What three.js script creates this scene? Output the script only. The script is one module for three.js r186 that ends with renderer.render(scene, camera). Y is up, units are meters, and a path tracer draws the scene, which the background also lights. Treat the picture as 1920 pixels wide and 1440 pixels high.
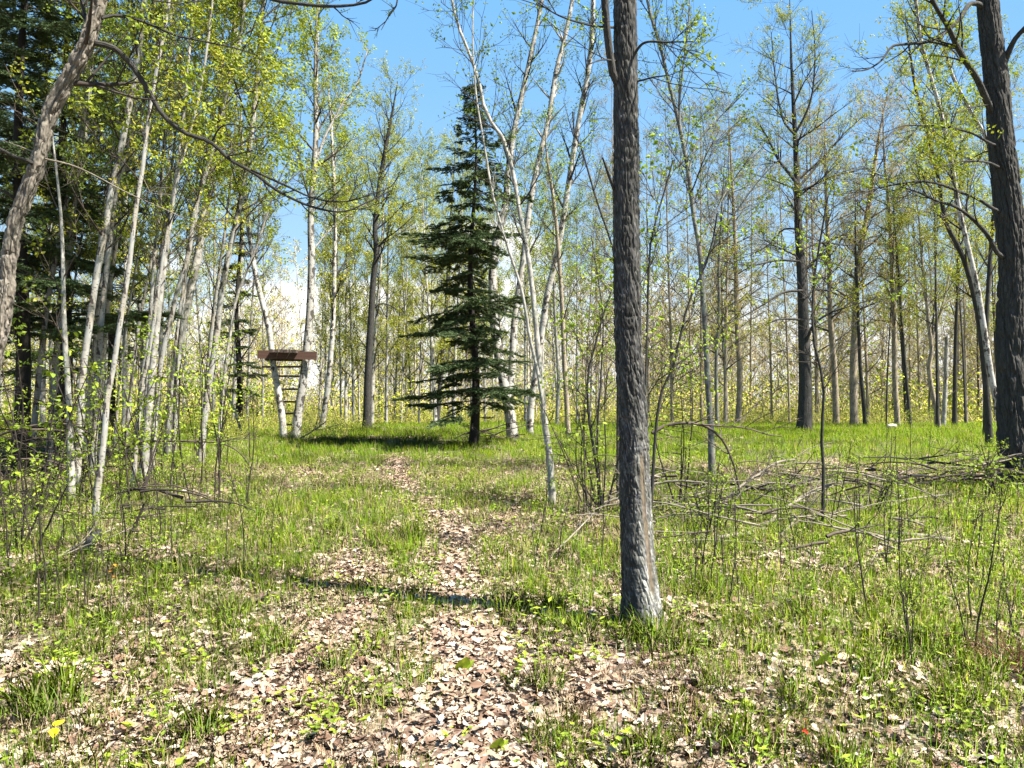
import * as THREE from 'three';

// ------------------------------------------------------------------ camera, sky, sun, exposure
const scene = new THREE.Scene();
const FOV = 53, F = 720 / Math.tan(THREE.MathUtils.degToRad(FOV / 2)), CAM_Y = 1.6, PITCH = Math.atan(25 / F);
const camera = new THREE.PerspectiveCamera(FOV, 4 / 3, 0.05, 3000);
camera.position.set(0, CAM_Y, 0);
camera.rotation.set(PITCH, 0, 0);
const renderer = new THREE.WebGLRenderer({ antialias: true });
renderer.toneMapping = THREE.LinearToneMapping;
renderer.toneMappingExposure = 4.5;
renderer.shadowMap.enabled = true;
const SUN = new THREE.Vector3(0.52, 0.85, 0.22).normalize();
const sun = new THREE.DirectionalLight(0xfff4e4, 4.6);
sun.position.copy(SUN).multiplyScalar(120).add(new THREE.Vector3(0, 0, -20));
sun.target.position.set(0, 0, -20);
scene.add(sun, sun.target);
sun.castShadow = true;
Object.assign(sun.shadow.camera, { left: -60, right: 60, top: 60, bottom: -60, near: 1, far: 300 });
sun.shadow.mapSize.set(4096, 4096);
sun.shadow.radius = 1.6;

// ------------------------------------------------------------------ random numbers and noise
function RNG(seed) {
  let s = seed | 0;
  const r = () => { s = (s + 0x6d2b79f5) | 0; let t = Math.imul(s ^ (s >>> 15), 1 | s); t = (t + Math.imul(t ^ (t >>> 7), 61 | t)) ^ t; return ((t ^ (t >>> 14)) >>> 0) / 4294967296; };
  r.in = (a, b) => a + (b - a) * r();
  r.sym = (a) => (r() * 2 - 1) * a;
  r.int = (n) => Math.floor(r() * n);
  return r;
}
const hash = (x, y, z) => { let h = Math.imul(x, 374761393) ^ Math.imul(y, 668265263) ^ Math.imul(z, 1274126177); h = Math.imul(h ^ (h >>> 13), 1274126177); return ((h ^ (h >>> 16)) >>> 0) / 4294967296; };
const sm = (t) => t * t * (3 - 2 * t), mix = (a, b, t) => a + (b - a) * t, cl = (x, a = 0, b = 1) => Math.min(b, Math.max(a, x)), ss = (a, b, x) => sm(cl((x - a) / (b - a)));
// value noise 0..1, with lattice periods px, py (0 = none)
function vn(x, y, px = 0, py = 0, k = 0) {
  const ix = Math.floor(x), iy = Math.floor(y), fx = sm(x - ix), fy = sm(y - iy), w = (a, p) => (p ? ((a % p) + p) % p : a);
  const h = (a, b) => hash(w(a, px), w(b, py), k);
  return mix(mix(h(ix, iy), h(ix + 1, iy), fx), mix(h(ix, iy + 1), h(ix + 1, iy + 1), fx), fy);
}
function fbm(x, y, o = 4, px = 0, py = 0, k = 0) {
  let s = 0, a = 0.5, n = 0;
  for (let i = 0; i < o; i++) { s += a * vn(x, y, px, py, k + i); n += a; x *= 2; y *= 2; px *= 2; py *= 2; a *= 0.5; }
  return s / n;
}
function vn3(x, y, z, k = 0) {
  const iz = Math.floor(z), f = sm(z - iz);
  return mix(vn(x, y, 0, 0, k + iz * 57), vn(x, y, 0, 0, k + (iz + 1) * 57), f);
}
function fbm3(x, y, z, o = 5) { let s = 0, a = 0.5, n = 0; for (let i = 0; i < o; i++) { s += a * vn3(x, y, z, i * 13); n += a; x *= 2; y *= 2; z *= 2; a *= 0.5; } return s / n; }

// ------------------------------------------------------------------ sky: clear spring blue, white cumulus low on the horizon
{
  const W = 2048, H = 1024, data = new Float32Array(W * H * 4);
  for (let r = 0; r < H; r++) {
    const up = ((r + 0.5) / H - 0.5) * Math.PI, y = Math.sin(up), c = Math.cos(up);
    for (let q = 0; q < W; q++) {
      const o = (r * W + q) * 4, a = ((q + 0.5) / W - 0.5) * 2 * Math.PI, x = Math.cos(a) * c, z = Math.sin(a) * c;
      let R, G, B;
      if (y < -0.02) { R = 0.12; G = 0.11; B = 0.07; }
      else {
        const e = Math.max(0, y), h = Math.exp(-e * 4.2), h2 = Math.exp(-e * 14);
        R = 0.034 + 0.15 * h + 0.10 * h2; G = 0.112 + 0.135 * h + 0.05 * h2; B = 0.235 + 0.03 * h + 0.01 * h2;
        const cd = Math.max(0, x * SUN.x + y * SUN.y + z * SUN.z);
        const au = 0.04 * Math.pow(cd, 8); R += au; G += au; B += au;
        if (e < 0.5) {
          const n = fbm3(x * 4.2 + 3.1, y * 11 + 1.7, z * 4.2 + 9.2, 6);
          const cov = mix(0.40, 0.78, ss(0.04, 0.30, e));
          const m = ss(cov, cov + 0.16, n), lit = mix(0.28, 0.36, fbm3(x * 9, y * 20, z * 9, 4));
          R = mix(R, lit, m); G = mix(G, lit * 1.01, m); B = mix(B, lit * 1.03, m);
        }
      }
      data[o] = R; data[o + 1] = G; data[o + 2] = B; data[o + 3] = 1;
    }
  }
  const t = new THREE.DataTexture(data, W, H, THREE.RGBAFormat, THREE.FloatType);
  t.mapping = THREE.EquirectangularReflectionMapping; t.magFilter = t.minFilter = THREE.LinearFilter; t.needsUpdate = true;
  scene.background = t; scene.environment = t;
}

// ------------------------------------------------------------------ placing: photograph pixel (1920 x 1440) and distance to a point
const V = (x, y, z) => new THREE.Vector3(x, y, z);
const cp = Math.cos(PITCH), sp = Math.sin(PITCH);
function ray(px, py) { const x = (px - 960) / F, y = -(py - 720) / F; return V(x, y * cp + sp, -cp + y * sp); }
function at(px, py, d) { const r = ray(px, py); r.multiplyScalar(d / -r.z); r.y += CAM_Y; return r; }
const PROFILE = [[-60, -0.6], [-8, -0.05], [2, 0], [5, 0.1], [8, 0.23], [12, 0.45], [18, 0.66], [23, 0.72], [28, 0.52], [36, 0.22], [50, -0.1], [120, -0.3], [900, -1]];
function H(x, z) {
  const d = -z;
  let i = 0; while (i < PROFILE.length - 2 && d > PROFILE[i + 1][0]) i++;
  const [d0, h0] = PROFILE[i], [d1, h1] = PROFILE[i + 1];
  let h = mix(h0, h1, cl((d - d0) / (d1 - d0)));
  h += (fbm(x * 0.22 + 40, z * 0.22 + 11, 3) - 0.5) * 0.16 + (vn(x * 1.7 + 7, z * 1.7 + 3) - 0.5) * 0.035;
  return h;
}
const ground = (x, z) => V(x, H(x, z), z);
function onGround(px, py) {           // where the sight line through a pixel meets the ground
  const r = ray(px, py); let t = 1.5;
  for (let k = 0; k < 4000; k++) { const x = r.x * t, z = r.z * t; if (CAM_Y + r.y * t <= H(x, z)) return ground(x, z); t += 0.01; }
  return ground(r.x * t, r.z * t);
}
const depthAt = (px, py) => -onGround(px, py).z;
const groundAt = (px, d) => { const p = at(px, 745, d); return ground(p.x, p.z); };

// ------------------------------------------------------------------ textures (tone, grain and fine relief)
const enc = (c) => Math.round(255 * cl(c <= 0.0031308 ? c * 12.92 : 1.055 * Math.pow(c, 1 / 2.4) - 0.055));
function makeTex(w, h, fn) {          // fn(u, v) -> [r, g, b (linear), height 0..1]
  const a = new Uint8Array(w * h * 4), b = new Uint8Array(w * h * 4);
  for (let j = 0; j < h; j++) for (let i = 0; i < w; i++) {
    const c = fn(i / w, j / h), o = (j * w + i) * 4, g = Math.round(255 * cl(c[3]));
    a[o] = enc(c[0]); a[o + 1] = enc(c[1]); a[o + 2] = enc(c[2]); a[o + 3] = 255;
    b[o] = b[o + 1] = b[o + 2] = g; b[o + 3] = 255;
  }
  const T = (d, srgb) => { const t = new THREE.DataTexture(d, w, h); t.wrapS = t.wrapT = THREE.RepeatWrapping; t.magFilter = THREE.LinearFilter; t.minFilter = THREE.LinearMipmapLinearFilter; t.generateMipmaps = true; if (srgb) t.colorSpace = THREE.SRGBColorSpace; t.needsUpdate = true; return t; };
  return { map: T(a, true), bump: T(b, false) };
}
const std = (tex, bump, o = {}) => new THREE.MeshStandardMaterial({ map: tex.map, bumpMap: tex.bump, bumpScale: bump, roughness: 0.92, ...o });
// birch: chalky white, short dark cross-marks, black scars
const birchFn = (seed, dark, tone = 0.52) => (u, v) => {
  const n = fbm(u * 6, v * 10, 4, 6, 10, seed), len = vn(u * 9, v * 70, 9, 70, seed + 9), band = vn(u * 3, v * 26, 3, 26, seed + 21), scar = fbm(u * 4, v * 7, 4, 4, 7, seed + 31);
  let t = tone * (1 + 0.6 * (n - 0.5)), m = ss(0.80, 0.88, len) * 0.75 + ss(0.74, 0.86, band) * 0.35;
  m = cl(m + ss(0.66 - dark, 0.72 - dark, scar) * 0.95);
  const pk = 0.03 * (vn(u * 5, v * 5, 5, 5, seed + 3) - 0.4);
  return [mix(t + pk, 0.035, m), mix(t, 0.03, m), mix(t - 0.02 - pk, 0.027, m), 0.6 + 0.3 * n - 0.4 * m];
};
const greyFn = (seed, k = 1) => (u, v) => {
  const n = fbm(u * 8, v * 16, 4, 8, 16, seed), s = fbm(u * 5, v * 9, 4, 5, 9, seed + 5), len = vn(u * 8, v * 60, 8, 60, seed + 2);
  let t = 0.17 + 0.24 * (n - 0.35) + 0.12 * ss(0.52, 0.66, s); t *= k * (1 - 0.55 * ss(0.8, 0.9, len));
  const g = ss(0.58, 0.72, fbm(u * 4, v * 6, 3, 4, 6, seed + 8)) * 0.02;
  return [t, t + g - 0.004, t * 0.9, n];
};
const furrowFn = (seed, tone, red) => (u, v) => {
  const wx = fbm(u * 4, v * 6, 3, 4, 6, seed + 7) * 0.16, uu = u + wx;
  const r1 = 1 - Math.abs(2 * vn(uu * 9, v * 3.0, 9, 3, seed) - 1), r2 = 1 - Math.abs(2 * vn(uu * 18, v * 10, 18, 10, seed + 1) - 1);
  const cr = ss(0.72, 0.95, r1) * 0.8 + ss(0.80, 0.97, r2) * 0.5, g = fbm(u * 24, v * 40, 3, 24, 40, seed + 4), li = ss(0.56, 0.7, fbm(u * 6, v * 10, 4, 6, 10, seed + 12));
  let t = tone * (0.55 + 0.9 * g) * (1 - 0.55 * cl(cr)); t = mix(t, t * 1.3 + tone * 0.25, li * 0.45);
  return [t * (1 + red), t, t * (0.9 - red * 0.9) + li * 0.004, 0.75 - 0.6 * cl(cr) + 0.25 * g];
};
const TB1 = makeTex(192, 512, birchFn(11, 0.06, 0.33)), TB2 = makeTex(192, 512, birchFn(47, 0.09, 0.29)), TB3 = makeTex(192, 512, birchFn(83, 0.07, 0.24)), TG = makeTex(192, 384, greyFn(5)), TD = makeTex(192, 384, greyFn(65, 0.5)), TF = makeTex(256, 512, furrowFn(3, 0.030, 0.0)), TP = makeTex(256, 512, furrowFn(23, 0.22, 0.16)), TS = makeTex(256, 512, furrowFn(71, 0.13, 0.10));
const M = {
  birch: std(TB1, 0.003), birchDark: std(TB2, 0.004), birchGrey: std(TB3, 0.004), grey: std(TG, 0.004), greyDark: std(TD, 0.005), oak: std(TF, 0.014), pine: std(TP, 0.010), shag: std(TS, 0.02),
  twig: new THREE.MeshStandardMaterial({ map: TG.map, color: 0x8f8076, roughness: 0.9 }),
  twigDark: new THREE.MeshStandardMaterial({ map: TG.map, color: 0x5a4f48, roughness: 0.9 }),
  firBark: std(TF, 0.01, { color: 0x8a7568 }),
  deadwood: new THREE.MeshStandardMaterial({ map: TG.map, bumpMap: TG.bump, bumpScale: 0.003, color: 0xd8cec0, roughness: 0.9 }),
};
const leafMat = (o = {}) => new THREE.MeshPhysicalMaterial({ color: 0xffffff, vertexColors: true, side: THREE.DoubleSide, roughness: 0.7, transmission: 0.5, thickness: 0, ior: 1.35, specularIntensity: 0.4, ...o });
M.leaf = leafMat(); M.grass = leafMat({ transmission: 0.3, roughness: 0.95, specularIntensity: 0.1 });
M.litter = new THREE.MeshStandardMaterial({ vertexColors: true, side: THREE.DoubleSide, roughness: 0.85 });
M.needle = new THREE.MeshStandardMaterial({ vertexColors: true, side: THREE.DoubleSide, roughness: 0.75 });

// ------------------------------------------------------------------ objects, names, geometry collectors
const counts = {};
const numbered = (n) => { const k = counts[n] = (counts[n] ?? -1) + 1; return k ? `${n}_${String(k).padStart(3, '0')}` : n; };
function tag(o, label, category, group, kind) { if (label) o.userData.label = label; if (category) o.userData.category = category; if (group) o.userData.group = group; if (kind) o.userData.kind = kind; return o; }
function thing(name, label, category, pos, group) { const o = new THREE.Group(); o.name = numbered(name); o.position.copy(pos); scene.add(o); return tag(o, label, category, group); }
function cloneThing(src, name, label, pos, turn, scale, group) {
  const c = src.clone(); c.userData = { ...src.userData }; c.name = numbered(name); c.position.copy(pos); c.rotation.y = turn;
  if (typeof scale === 'number') c.scale.setScalar(scale); else c.scale.copy(scale);
  if (label) c.userData.label = label; if (group) c.userData.group = group; else delete c.userData.group;
  scene.add(c); return c;
}
class Acc {                            // collects triangles, builds one named mesh
  constructor(col = false) { this.p = []; this.n = []; this.u = []; this.i = []; this.c = col ? [] : null; }
  get count() { return this.p.length / 3; }
  vert(x, y, z, nx, ny, nz, u, v, c) { this.p.push(x, y, z); this.n.push(nx, ny, nz); this.u.push(u, v); if (this.c) this.c.push(c[0], c[1], c[2]); return this.count - 1; }
  tri(a, b, c) { this.i.push(a, b, c); }
  flat(a, b, c, col) {                // one flat triangle
    const e = V().subVectors(b, a), f = V().subVectors(c, a), n = e.cross(f).normalize(), k = this.count;
    for (const q of [a, b, c]) this.vert(q.x, q.y, q.z, n.x, n.y, n.z, 0, 0, col); this.tri(k, k + 1, k + 2);
  }
  blade(a, b, c, col) { const e = V().subVectors(b, a), f = V().subVectors(c, a), n = e.cross(f).normalize(); if (n.y < 0) n.negate(); n.y += 1.5; n.normalize(); const k = this.count; for (const q of [a, b, c]) this.vert(q.x, q.y, q.z, n.x, n.y, n.z, 0, 0, col); this.tri(k, k + 1, k + 2); }
  geo(off) {
    const g = new THREE.BufferGeometry(), p = new Float32Array(this.p);
    if (off) for (let k = 0; k < p.length; k += 3) { p[k] -= off.x; p[k + 1] -= off.y; p[k + 2] -= off.z; }
    g.setAttribute('position', new THREE.BufferAttribute(p, 3)); g.setAttribute('normal', new THREE.BufferAttribute(new Float32Array(this.n), 3)); g.setAttribute('uv', new THREE.BufferAttribute(new Float32Array(this.u), 2));
    if (this.c) g.setAttribute('color', new THREE.BufferAttribute(new Float32Array(this.c), 3));
    g.setIndex(this.i); return g;
  }
  build(name, mat, parent, off) { const m = new THREE.Mesh(this.geo(off), mat); m.name = name; parent.add(m); return m; }
}
// a tube along points; rad(i) per point; shape(theta, i) scales the radius, tint(theta, i) colours
function tube(A, pts, rad, sides, { tile = 0.5, vs = 1, v0 = 0, shape, tint, cap = false } = {}) {
  const n = pts.length; let N = V(), prevT = null, len = v0; const k0 = A.count, rmax = rad(0), un = Math.max(1, Math.round(2 * Math.PI * rmax / tile)), T = V(), B = V(), q = new THREE.Quaternion();
  for (let i = 0; i < n; i++) {
    T.subVectors(pts[Math.min(n - 1, i + 1)], pts[Math.max(0, i - 1)]).normalize();
    if (!prevT) { N.set(0, 0, 1); if (Math.abs(T.z) > 0.9) N.set(1, 0, 0); N.addScaledVector(T, -N.dot(T)).normalize(); prevT = T.clone(); }
    else { q.setFromUnitVectors(prevT, T); N.applyQuaternion(q); N.addScaledVector(T, -N.dot(T)).normalize(); prevT.copy(T); len += pts[i].distanceTo(pts[i - 1]); }
    B.crossVectors(T, N); const r = rad(i);
    for (let s = 0; s <= sides; s++) {
      const th = s / sides * Math.PI * 2, ct = Math.cos(th), st = Math.sin(th), rr = shape ? r * shape(th % (Math.PI * 2), i) : r;
      const nx = N.x * ct + B.x * st, ny = N.y * ct + B.y * st, nz = N.z * ct + B.z * st;
      A.vert(pts[i].x + nx * rr, pts[i].y + ny * rr, pts[i].z + nz * rr, nx, ny, nz, s / sides * un, len / vs, A.c ? (tint ? tint(th, i) : [1, 1, 1]) : undefined);
    }
  }
  for (let i = 0; i < n - 1; i++) for (let s = 0; s < sides; s++) { const a = k0 + i * (sides + 1) + s, b = a + sides + 1; A.tri(a, a + 1, b); A.tri(a + 1, b + 1, b); }
  if (cap) for (const i of [0, n - 1]) {
    const p = pts[i], d = V().subVectors(pts[i ? n - 2 : 1], p).normalize().negate(), c = A.vert(p.x, p.y, p.z, d.x, d.y, d.z, 0.5, 0.5, [1, 1, 1]);
    const ring = []; for (let s = 0; s <= sides; s++) { const o = (k0 + i * (sides + 1) + s); ring.push(A.vert(A.p[o * 3], A.p[o * 3 + 1], A.p[o * 3 + 2], d.x, d.y, d.z, 0, 0, [1, 1, 1])); }
    for (let s = 0; s < sides; s++) i ? A.tri(c, ring[s + 1], ring[s]) : A.tri(c, ring[s], ring[s + 1]);
  }
}
const smooth = (pts, n) => new THREE.CatmullRomCurve3(pts, false, 'centripetal').getSpacedPoints(n);
const perp = (d, rng) => { const v = V(rng.sym(1), rng.sym(1), rng.sym(1)); v.addScaledVector(d, -v.dot(d)); return v.lengthSq() < 1e-4 ? V(d.y, -d.x, 0).normalize() : v.normalize(); };
function grow(p, dir, len, n, up, wig, rng) {
  const pts = [p.clone()], d = dir.clone(), q = p.clone();
  for (let i = 0; i < n; i++) { d.x += rng.sym(wig); d.y += up / n + rng.sym(wig); d.z += rng.sym(wig); d.normalize(); q.addScaledVector(d, len / n); pts.push(q.clone()); }
  return pts;
}
function along(pts, t) { const f = t * (pts.length - 1), i = Math.min(pts.length - 2, Math.floor(f)); return { p: V().lerpVectors(pts[i], pts[i + 1], f - i), d: V().subVectors(pts[i + 1], pts[i]).normalize() }; }
const _m = new THREE.Matrix4(), _q = new THREE.Quaternion(), Y = V(0, 1, 0);
function sprayMatrix(p, d, s, rng) { _q.setFromUnitVectors(Y, d); _q.multiply(new THREE.Quaternion().setFromAxisAngle(Y, rng() * 6.283)); return new THREE.Matrix4().compose(p, _q.clone(), V(s, s, s)); }
// side shoots and twigs along a branch, with sprays of leaves at the twigs
function shoots(A, S, pts, r0, r1, o, rng) {
  const n2 = o.n2 ?? 6, n3 = o.n3 ?? 4, L2 = o.len2 ?? 0.7, L3 = o.len3 ?? 0.28, rm = o.rmin ?? 0.0022;
  for (let i = 0; i < n2; i++) {
    const t = o.from2 !== undefined ? rng.in(o.from2, 1) : rng.in(0.18, 1), { p, d } = along(pts, t), a = rng.in(0.5, 1.05), d2 = d.clone().multiplyScalar(Math.cos(a)).addScaledVector(perp(d, rng), Math.sin(a));
    d2.y += o.lift ?? 0.15; d2.normalize();
    const l2 = L2 * (1.1 - 0.6 * t) * rng.in(0.55, 1.25), pts2 = grow(p, d2, l2, 4, o.up2 ?? 0.2, 0.2, rng), r2 = Math.max(rm * 1.5, mix(r0, r1, t) * 0.55);
    tube(A, pts2, (k) => mix(r2, rm, k / 4), 4);
    for (let j = 0; j < n3; j++) {
      const t3 = rng.in(0.25, 1), q = along(pts2, t3), b = rng.in(0.4, 1.0), d3 = q.d.clone().multiplyScalar(Math.cos(b)).addScaledVector(perp(q.d, rng), Math.sin(b)); d3.y += o.lift3 ?? 0.1; d3.normalize();
      const l3 = L3 * rng.in(0.5, 1.3), pts3 = grow(q.p, d3, l3, 2, o.up3 ?? 0, 0.22, rng);
      tube(A, pts3, (k) => mix(rm * 1.1, rm * 0.5, k / 2), 3);
      if (S && rng() < (o.leafy ?? 1)) S.push(sprayMatrix(q.p, d3, (o.spray ?? 1) * l3 * rng.in(0.85, 1.3), rng));
    }
  }
}
function leafInto(A, p, dir, nor, len, wid, col, fold = 0.25) {   // a folded leaf: four triangles
  const b = V().crossVectors(dir, nor).normalize(), tip = p.clone().addScaledVector(dir, len), mid = p.clone().addScaledVector(dir, len * 0.45).addScaledVector(nor, -fold * wid);
  const l = p.clone().addScaledVector(dir, len * 0.42).addScaledVector(b, wid / 2), r = p.clone().addScaledVector(dir, len * 0.42).addScaledVector(b, -wid / 2);
  A.flat(p, mid, l, col); A.flat(l, mid, tip, col); A.flat(p, r, mid, col); A.flat(r, tip, mid, col);
}
function sprayGeo(seed, n, size, pal) {
  const rng = RNG(seed), A = new Acc(true);
  for (let i = 0; i < n; i++) {
    const t = (i + rng()) / n, a = i * 2.4 + rng.sym(0.5), d = V(Math.cos(a), rng.in(-0.5, 0.6), Math.sin(a)).normalize(), nor = perp(d, rng), c = pal[rng.int(pal.length)], k = rng.in(0.8, 1.2);
    leafInto(A, V(Math.cos(a) * 0.03, 0.15 + t * 0.9, Math.sin(a) * 0.03), d, nor, size * rng.in(0.7, 1.25), size * rng.in(0.5, 0.75), c.map((x) => x * k));
  }
  return A.geo();
}
const PAL = {
  yellow: [[0.38, 0.40, 0.03], [0.32, 0.37, 0.025], [0.45, 0.43, 0.045], [0.26, 0.33, 0.025]],
  green: [[0.18, 0.27, 0.035], [0.23, 0.31, 0.035], [0.14, 0.22, 0.03]],
  tan: [[0.42, 0.34, 0.12], [0.38, 0.36, 0.08], [0.46, 0.33, 0.17], [0.34, 0.35, 0.07]],
  fresh: [[0.25, 0.35, 0.025], [0.31, 0.41, 0.03], [0.20, 0.30, 0.025]],
};
const SPRAY = {
  yellow: [1, 2, 3].map((s) => sprayGeo(s, 9, 0.19, PAL.yellow)), green: [4, 5, 6].map((s) => sprayGeo(s, 7, 0.15, PAL.green)),
  tan: [7, 8, 9].map((s) => sprayGeo(s, 7, 0.15, PAL.tan)), fresh: [10, 11, 12].map((s) => sprayGeo(s, 8, 0.17, PAL.fresh)),
};
function foliage(parent, S, kind, off, rng, name = 'foliage') {
  if (!S.length) return;
  const im = new THREE.InstancedMesh(SPRAY[kind][rng.int(3)], M.leaf, S.length), c = new THREE.Color();
  S.forEach((m, k) => { _m.copy(m); _m.elements[12] -= off.x; _m.elements[13] -= off.y; _m.elements[14] -= off.z; im.setMatrixAt(k, _m); const b = rng.in(0.75, 1.2); c.setRGB(b * rng.in(0.92, 1.08), b, b); im.setColorAt(k, c); });
  im.name = name; im.userData.kind = 'stuff'; parent.add(im);
}

// ------------------------------------------------------------------ a broadleaf tree from a traced stem at its own distance
const KIND = {
  birch: { mat: 'birch', twig: 'twigDark', nb: 26, t0: 0.30, blen: 1.5, ang: [0.5, 0.9], up: 0.45, n2: 6, n3: 4, leaf: 'green', leafy: 0.75, spray: 1.0 },
  leafyBirch: { mat: 'birch', twig: 'twig', nb: 32, t0: 0.36, blen: 2.2, ang: [0.55, 1.1], up: 0.35, n2: 8, n3: 6, leaf: 'yellow', leafy: 0.75, spray: 1.1 },
  grey: { mat: 'grey', twig: 'twig', nb: 18, t0: 0.35, blen: 1.4, ang: [0.5, 1.0], up: 0.4, n2: 5, n3: 4, leaf: 'yellow', leafy: 0.6, spray: 0.9 },
  oak: { mat: 'oak', twig: 'twigDark', nb: 18, t0: 0.22, blen: 2.4, ang: [0.8, 1.3], up: 0.25, n2: 8, n3: 5, leaf: 'tan', leafy: 0.35, spray: 0.8 },
  pine: { mat: 'pine', twig: 'twig', nb: 34, t0: 0.3, blen: 2.0, ang: [0.9, 1.4], up: 0.2, n2: 8, n3: 5, leaf: 'tan', leafy: 0.6, spray: 1.15 },
  sapling: { mat: 'grey', twig: 'twigDark', nb: 12, t0: 0.3, blen: 0.8, ang: [0.5, 0.9], up: 0.3, n2: 4, n3: 3, leaf: 'fresh', leafy: 0.8, spray: 0.9 },
};
let seedNo = 100;
// bark plates and furrows: 0 on a ridge, 1 in a crack
function relief(th, s, { per, fy }) {
  const w = fbm(Math.cos(th) * 1.2 + 4, s * 1.8 + Math.sin(th) * 1.2, 3) * per * 0.12, u = (((th / 6.28318530718) * per + w) % per + per) % per;
  const a = 1 - Math.abs(2 * vn(u, s * fy, per, 0, 3) - 1), b = 1 - Math.abs(2 * vn(u * 2, s * fy * 2.8, per * 2, 0, 5) - 1), c = vn(u * 3, s * fy * 6, per * 3, 0, 7);
  return 0.55 * ss(0.55, 0.95, a) + 0.25 * ss(0.6, 0.95, b) + 0.2 * (1 - c);
}
function tree(spec) {
  const rng = RNG(++seedNo * 7919), K = { ...KIND[spec.kind], ...spec }, d = spec.d ?? depthAt(spec.pts[0][0], spec.pts[0][1]), tilt = spec.dz ?? rng.sym(0.05);
  const wpts = spec.pts.map(([x, y], i) => { const p0 = at(x, y, d); return i ? at(x, y, d + tilt * (p0.y - H(p0.x, -d))) : p0; });
  const base = ground(wpts[0].x, wpts[0].z); wpts[0].y = base.y - 0.12;
  const lastI = wpts.length - 1, last = wpts[lastI], r0 = spec.w[0] * d / F / 2, rT = spec.w[1] * d / F / 2, top = spec.top ?? last.y;
  let visLen = 0; for (let i = 1; i <= lastI; i++) visLen += wpts[i].distanceTo(wpts[i - 1]);
  if (top > last.y + 0.3) { const dir = V().subVectors(last, wpts[lastI - 1]).normalize(), L = top - last.y; for (const f of [0.5, 1]) { const e = last.clone().addScaledVector(dir, L * f); e.x += rng.sym(0.1 * L * 0.3); wpts.push(e); } }
  const nSeg = spec.relief ? spec.relief.n : Math.max(12, Math.min(48, Math.round(visLen * 4))), pts = smooth(wpts, nSeg), cum = [0]; for (let i = 1; i <= nSeg; i++) cum.push(cum[i - 1] + pts[i].distanceTo(pts[i - 1]));
  const total = cum[nSeg], ext = top > last.y + 0.3;
  const R = (i) => { const s = cum[i]; let r = s <= visLen ? mix(r0, rT, Math.pow(s / visLen, 0.9)) : mix(rT, 0.008, (s - visLen) / Math.max(0.01, total - visLen)); return r * (1 + (spec.flare ?? 0.3) * Math.exp(-s / 0.22)); };
  const root = thing(spec.name, spec.label, spec.cat ?? 'tree', base, spec.group), ph = rng() * 9, wob = spec.wob ?? 0.06;
  const A = new Acc(); tube(A, pts, R, spec.sides ?? Math.round(cl(6 + spec.w[0] * 0.25, 7, 20)), { tile: 0.5, vs: 1.0, v0: rng() * 3, shape: (th, i) => 1 + wob * (vn(Math.cos(th) * 1.3 + ph, cum[i] * 2.2 + Math.sin(th) * 1.3) - 0.5) * 2 - (spec.relief ? spec.relief.k * relief(th, cum[i], spec.relief) : 0) });
  { const tm = A.build('trunk', M[K.mat], root, base); if (spec.relief) { const g = tm.geometry, N = A.count / (nSeg + 1); g.computeVertexNormals(); const nn = g.attributes.normal; for (let i = 0; i <= nSeg; i++) { const a = i * N, b = a + N - 1, v = V(nn.getX(a) + nn.getX(b), nn.getY(a) + nn.getY(b), nn.getZ(a) + nn.getZ(b)).normalize(); nn.setXYZ(a, v.x, v.y, v.z); nn.setXYZ(b, v.x, v.y, v.z); } } }
  const S = [];
  for (const l of spec.limbs ?? []) {          // limbs that the photograph shows one by one
    const lp = l.pts.map(([x, y], i) => at(x, y, d + (l.dz ?? 0) * i / (l.pts.length - 1))), ln = Math.max(8, lp.length * 3), sp_ = smooth(lp, ln), a = 0.78 * l.w[0] * d / F / 2, b = 0.6 * l.w[1] * d / F / 2, B = new Acc();
    tube(B, sp_, (i) => mix(a, b, i / ln), 7, { tile: 0.4, shape: (th, i) => 1 + 0.12 * (vn(th * 1.2 + ph, i * 0.9) - 0.5) });
    shoots(B, S, sp_, a, b, { ...K, n2: l.n2 ?? 10, from2: l.from ?? 0.3, ...l.o }, rng);
    B.build(l.name ?? 'limb', M[l.mat ?? spec.limbMat ?? K.mat], root, base);
  }
  let az = rng() * 6.283;
  const i0 = K.t0 * total;
  for (let b = 0; b < K.nb; b++) {
    const s = mix(i0, total * 0.985, Math.pow((b + rng() * 0.9) / K.nb, K.pow ?? 0.95)); let i = 1; while (i < nSeg && cum[i] < s) i++;
    const f = (s - cum[i - 1]) / (cum[i] - cum[i - 1]), p = V().lerpVectors(pts[i - 1], pts[i], f), td = V().subVectors(pts[i], pts[i - 1]).normalize(), rr = R(i);
    az += 2.4 + rng.sym(0.5); const hd = V(Math.cos(az), 0, Math.sin(az)), a = rng.in(K.ang[0], K.ang[1]), dir = td.clone().multiplyScalar(Math.cos(a)).addScaledVector(hd, Math.sin(a)).normalize();
    const prof = mix(1, 0.35, s / total) * rng.in(0.55, 1.25), L = K.blen * prof, rb = cl(rr * rng.in(0.3, 0.5), 0.0045, 0.05), bp = grow(p, dir, L, 6, K.up, 0.12, rng), B = new Acc();
    tube(B, bp, (k) => mix(rb, 0.003, k / 6), 5); shoots(B, S, bp, rb, 0.003, K, rng);
    B.build('branch', M[K.twig], root, base);
  }
  foliage(root, S, K.leaf, base, rng);
  return root;
}

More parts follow.
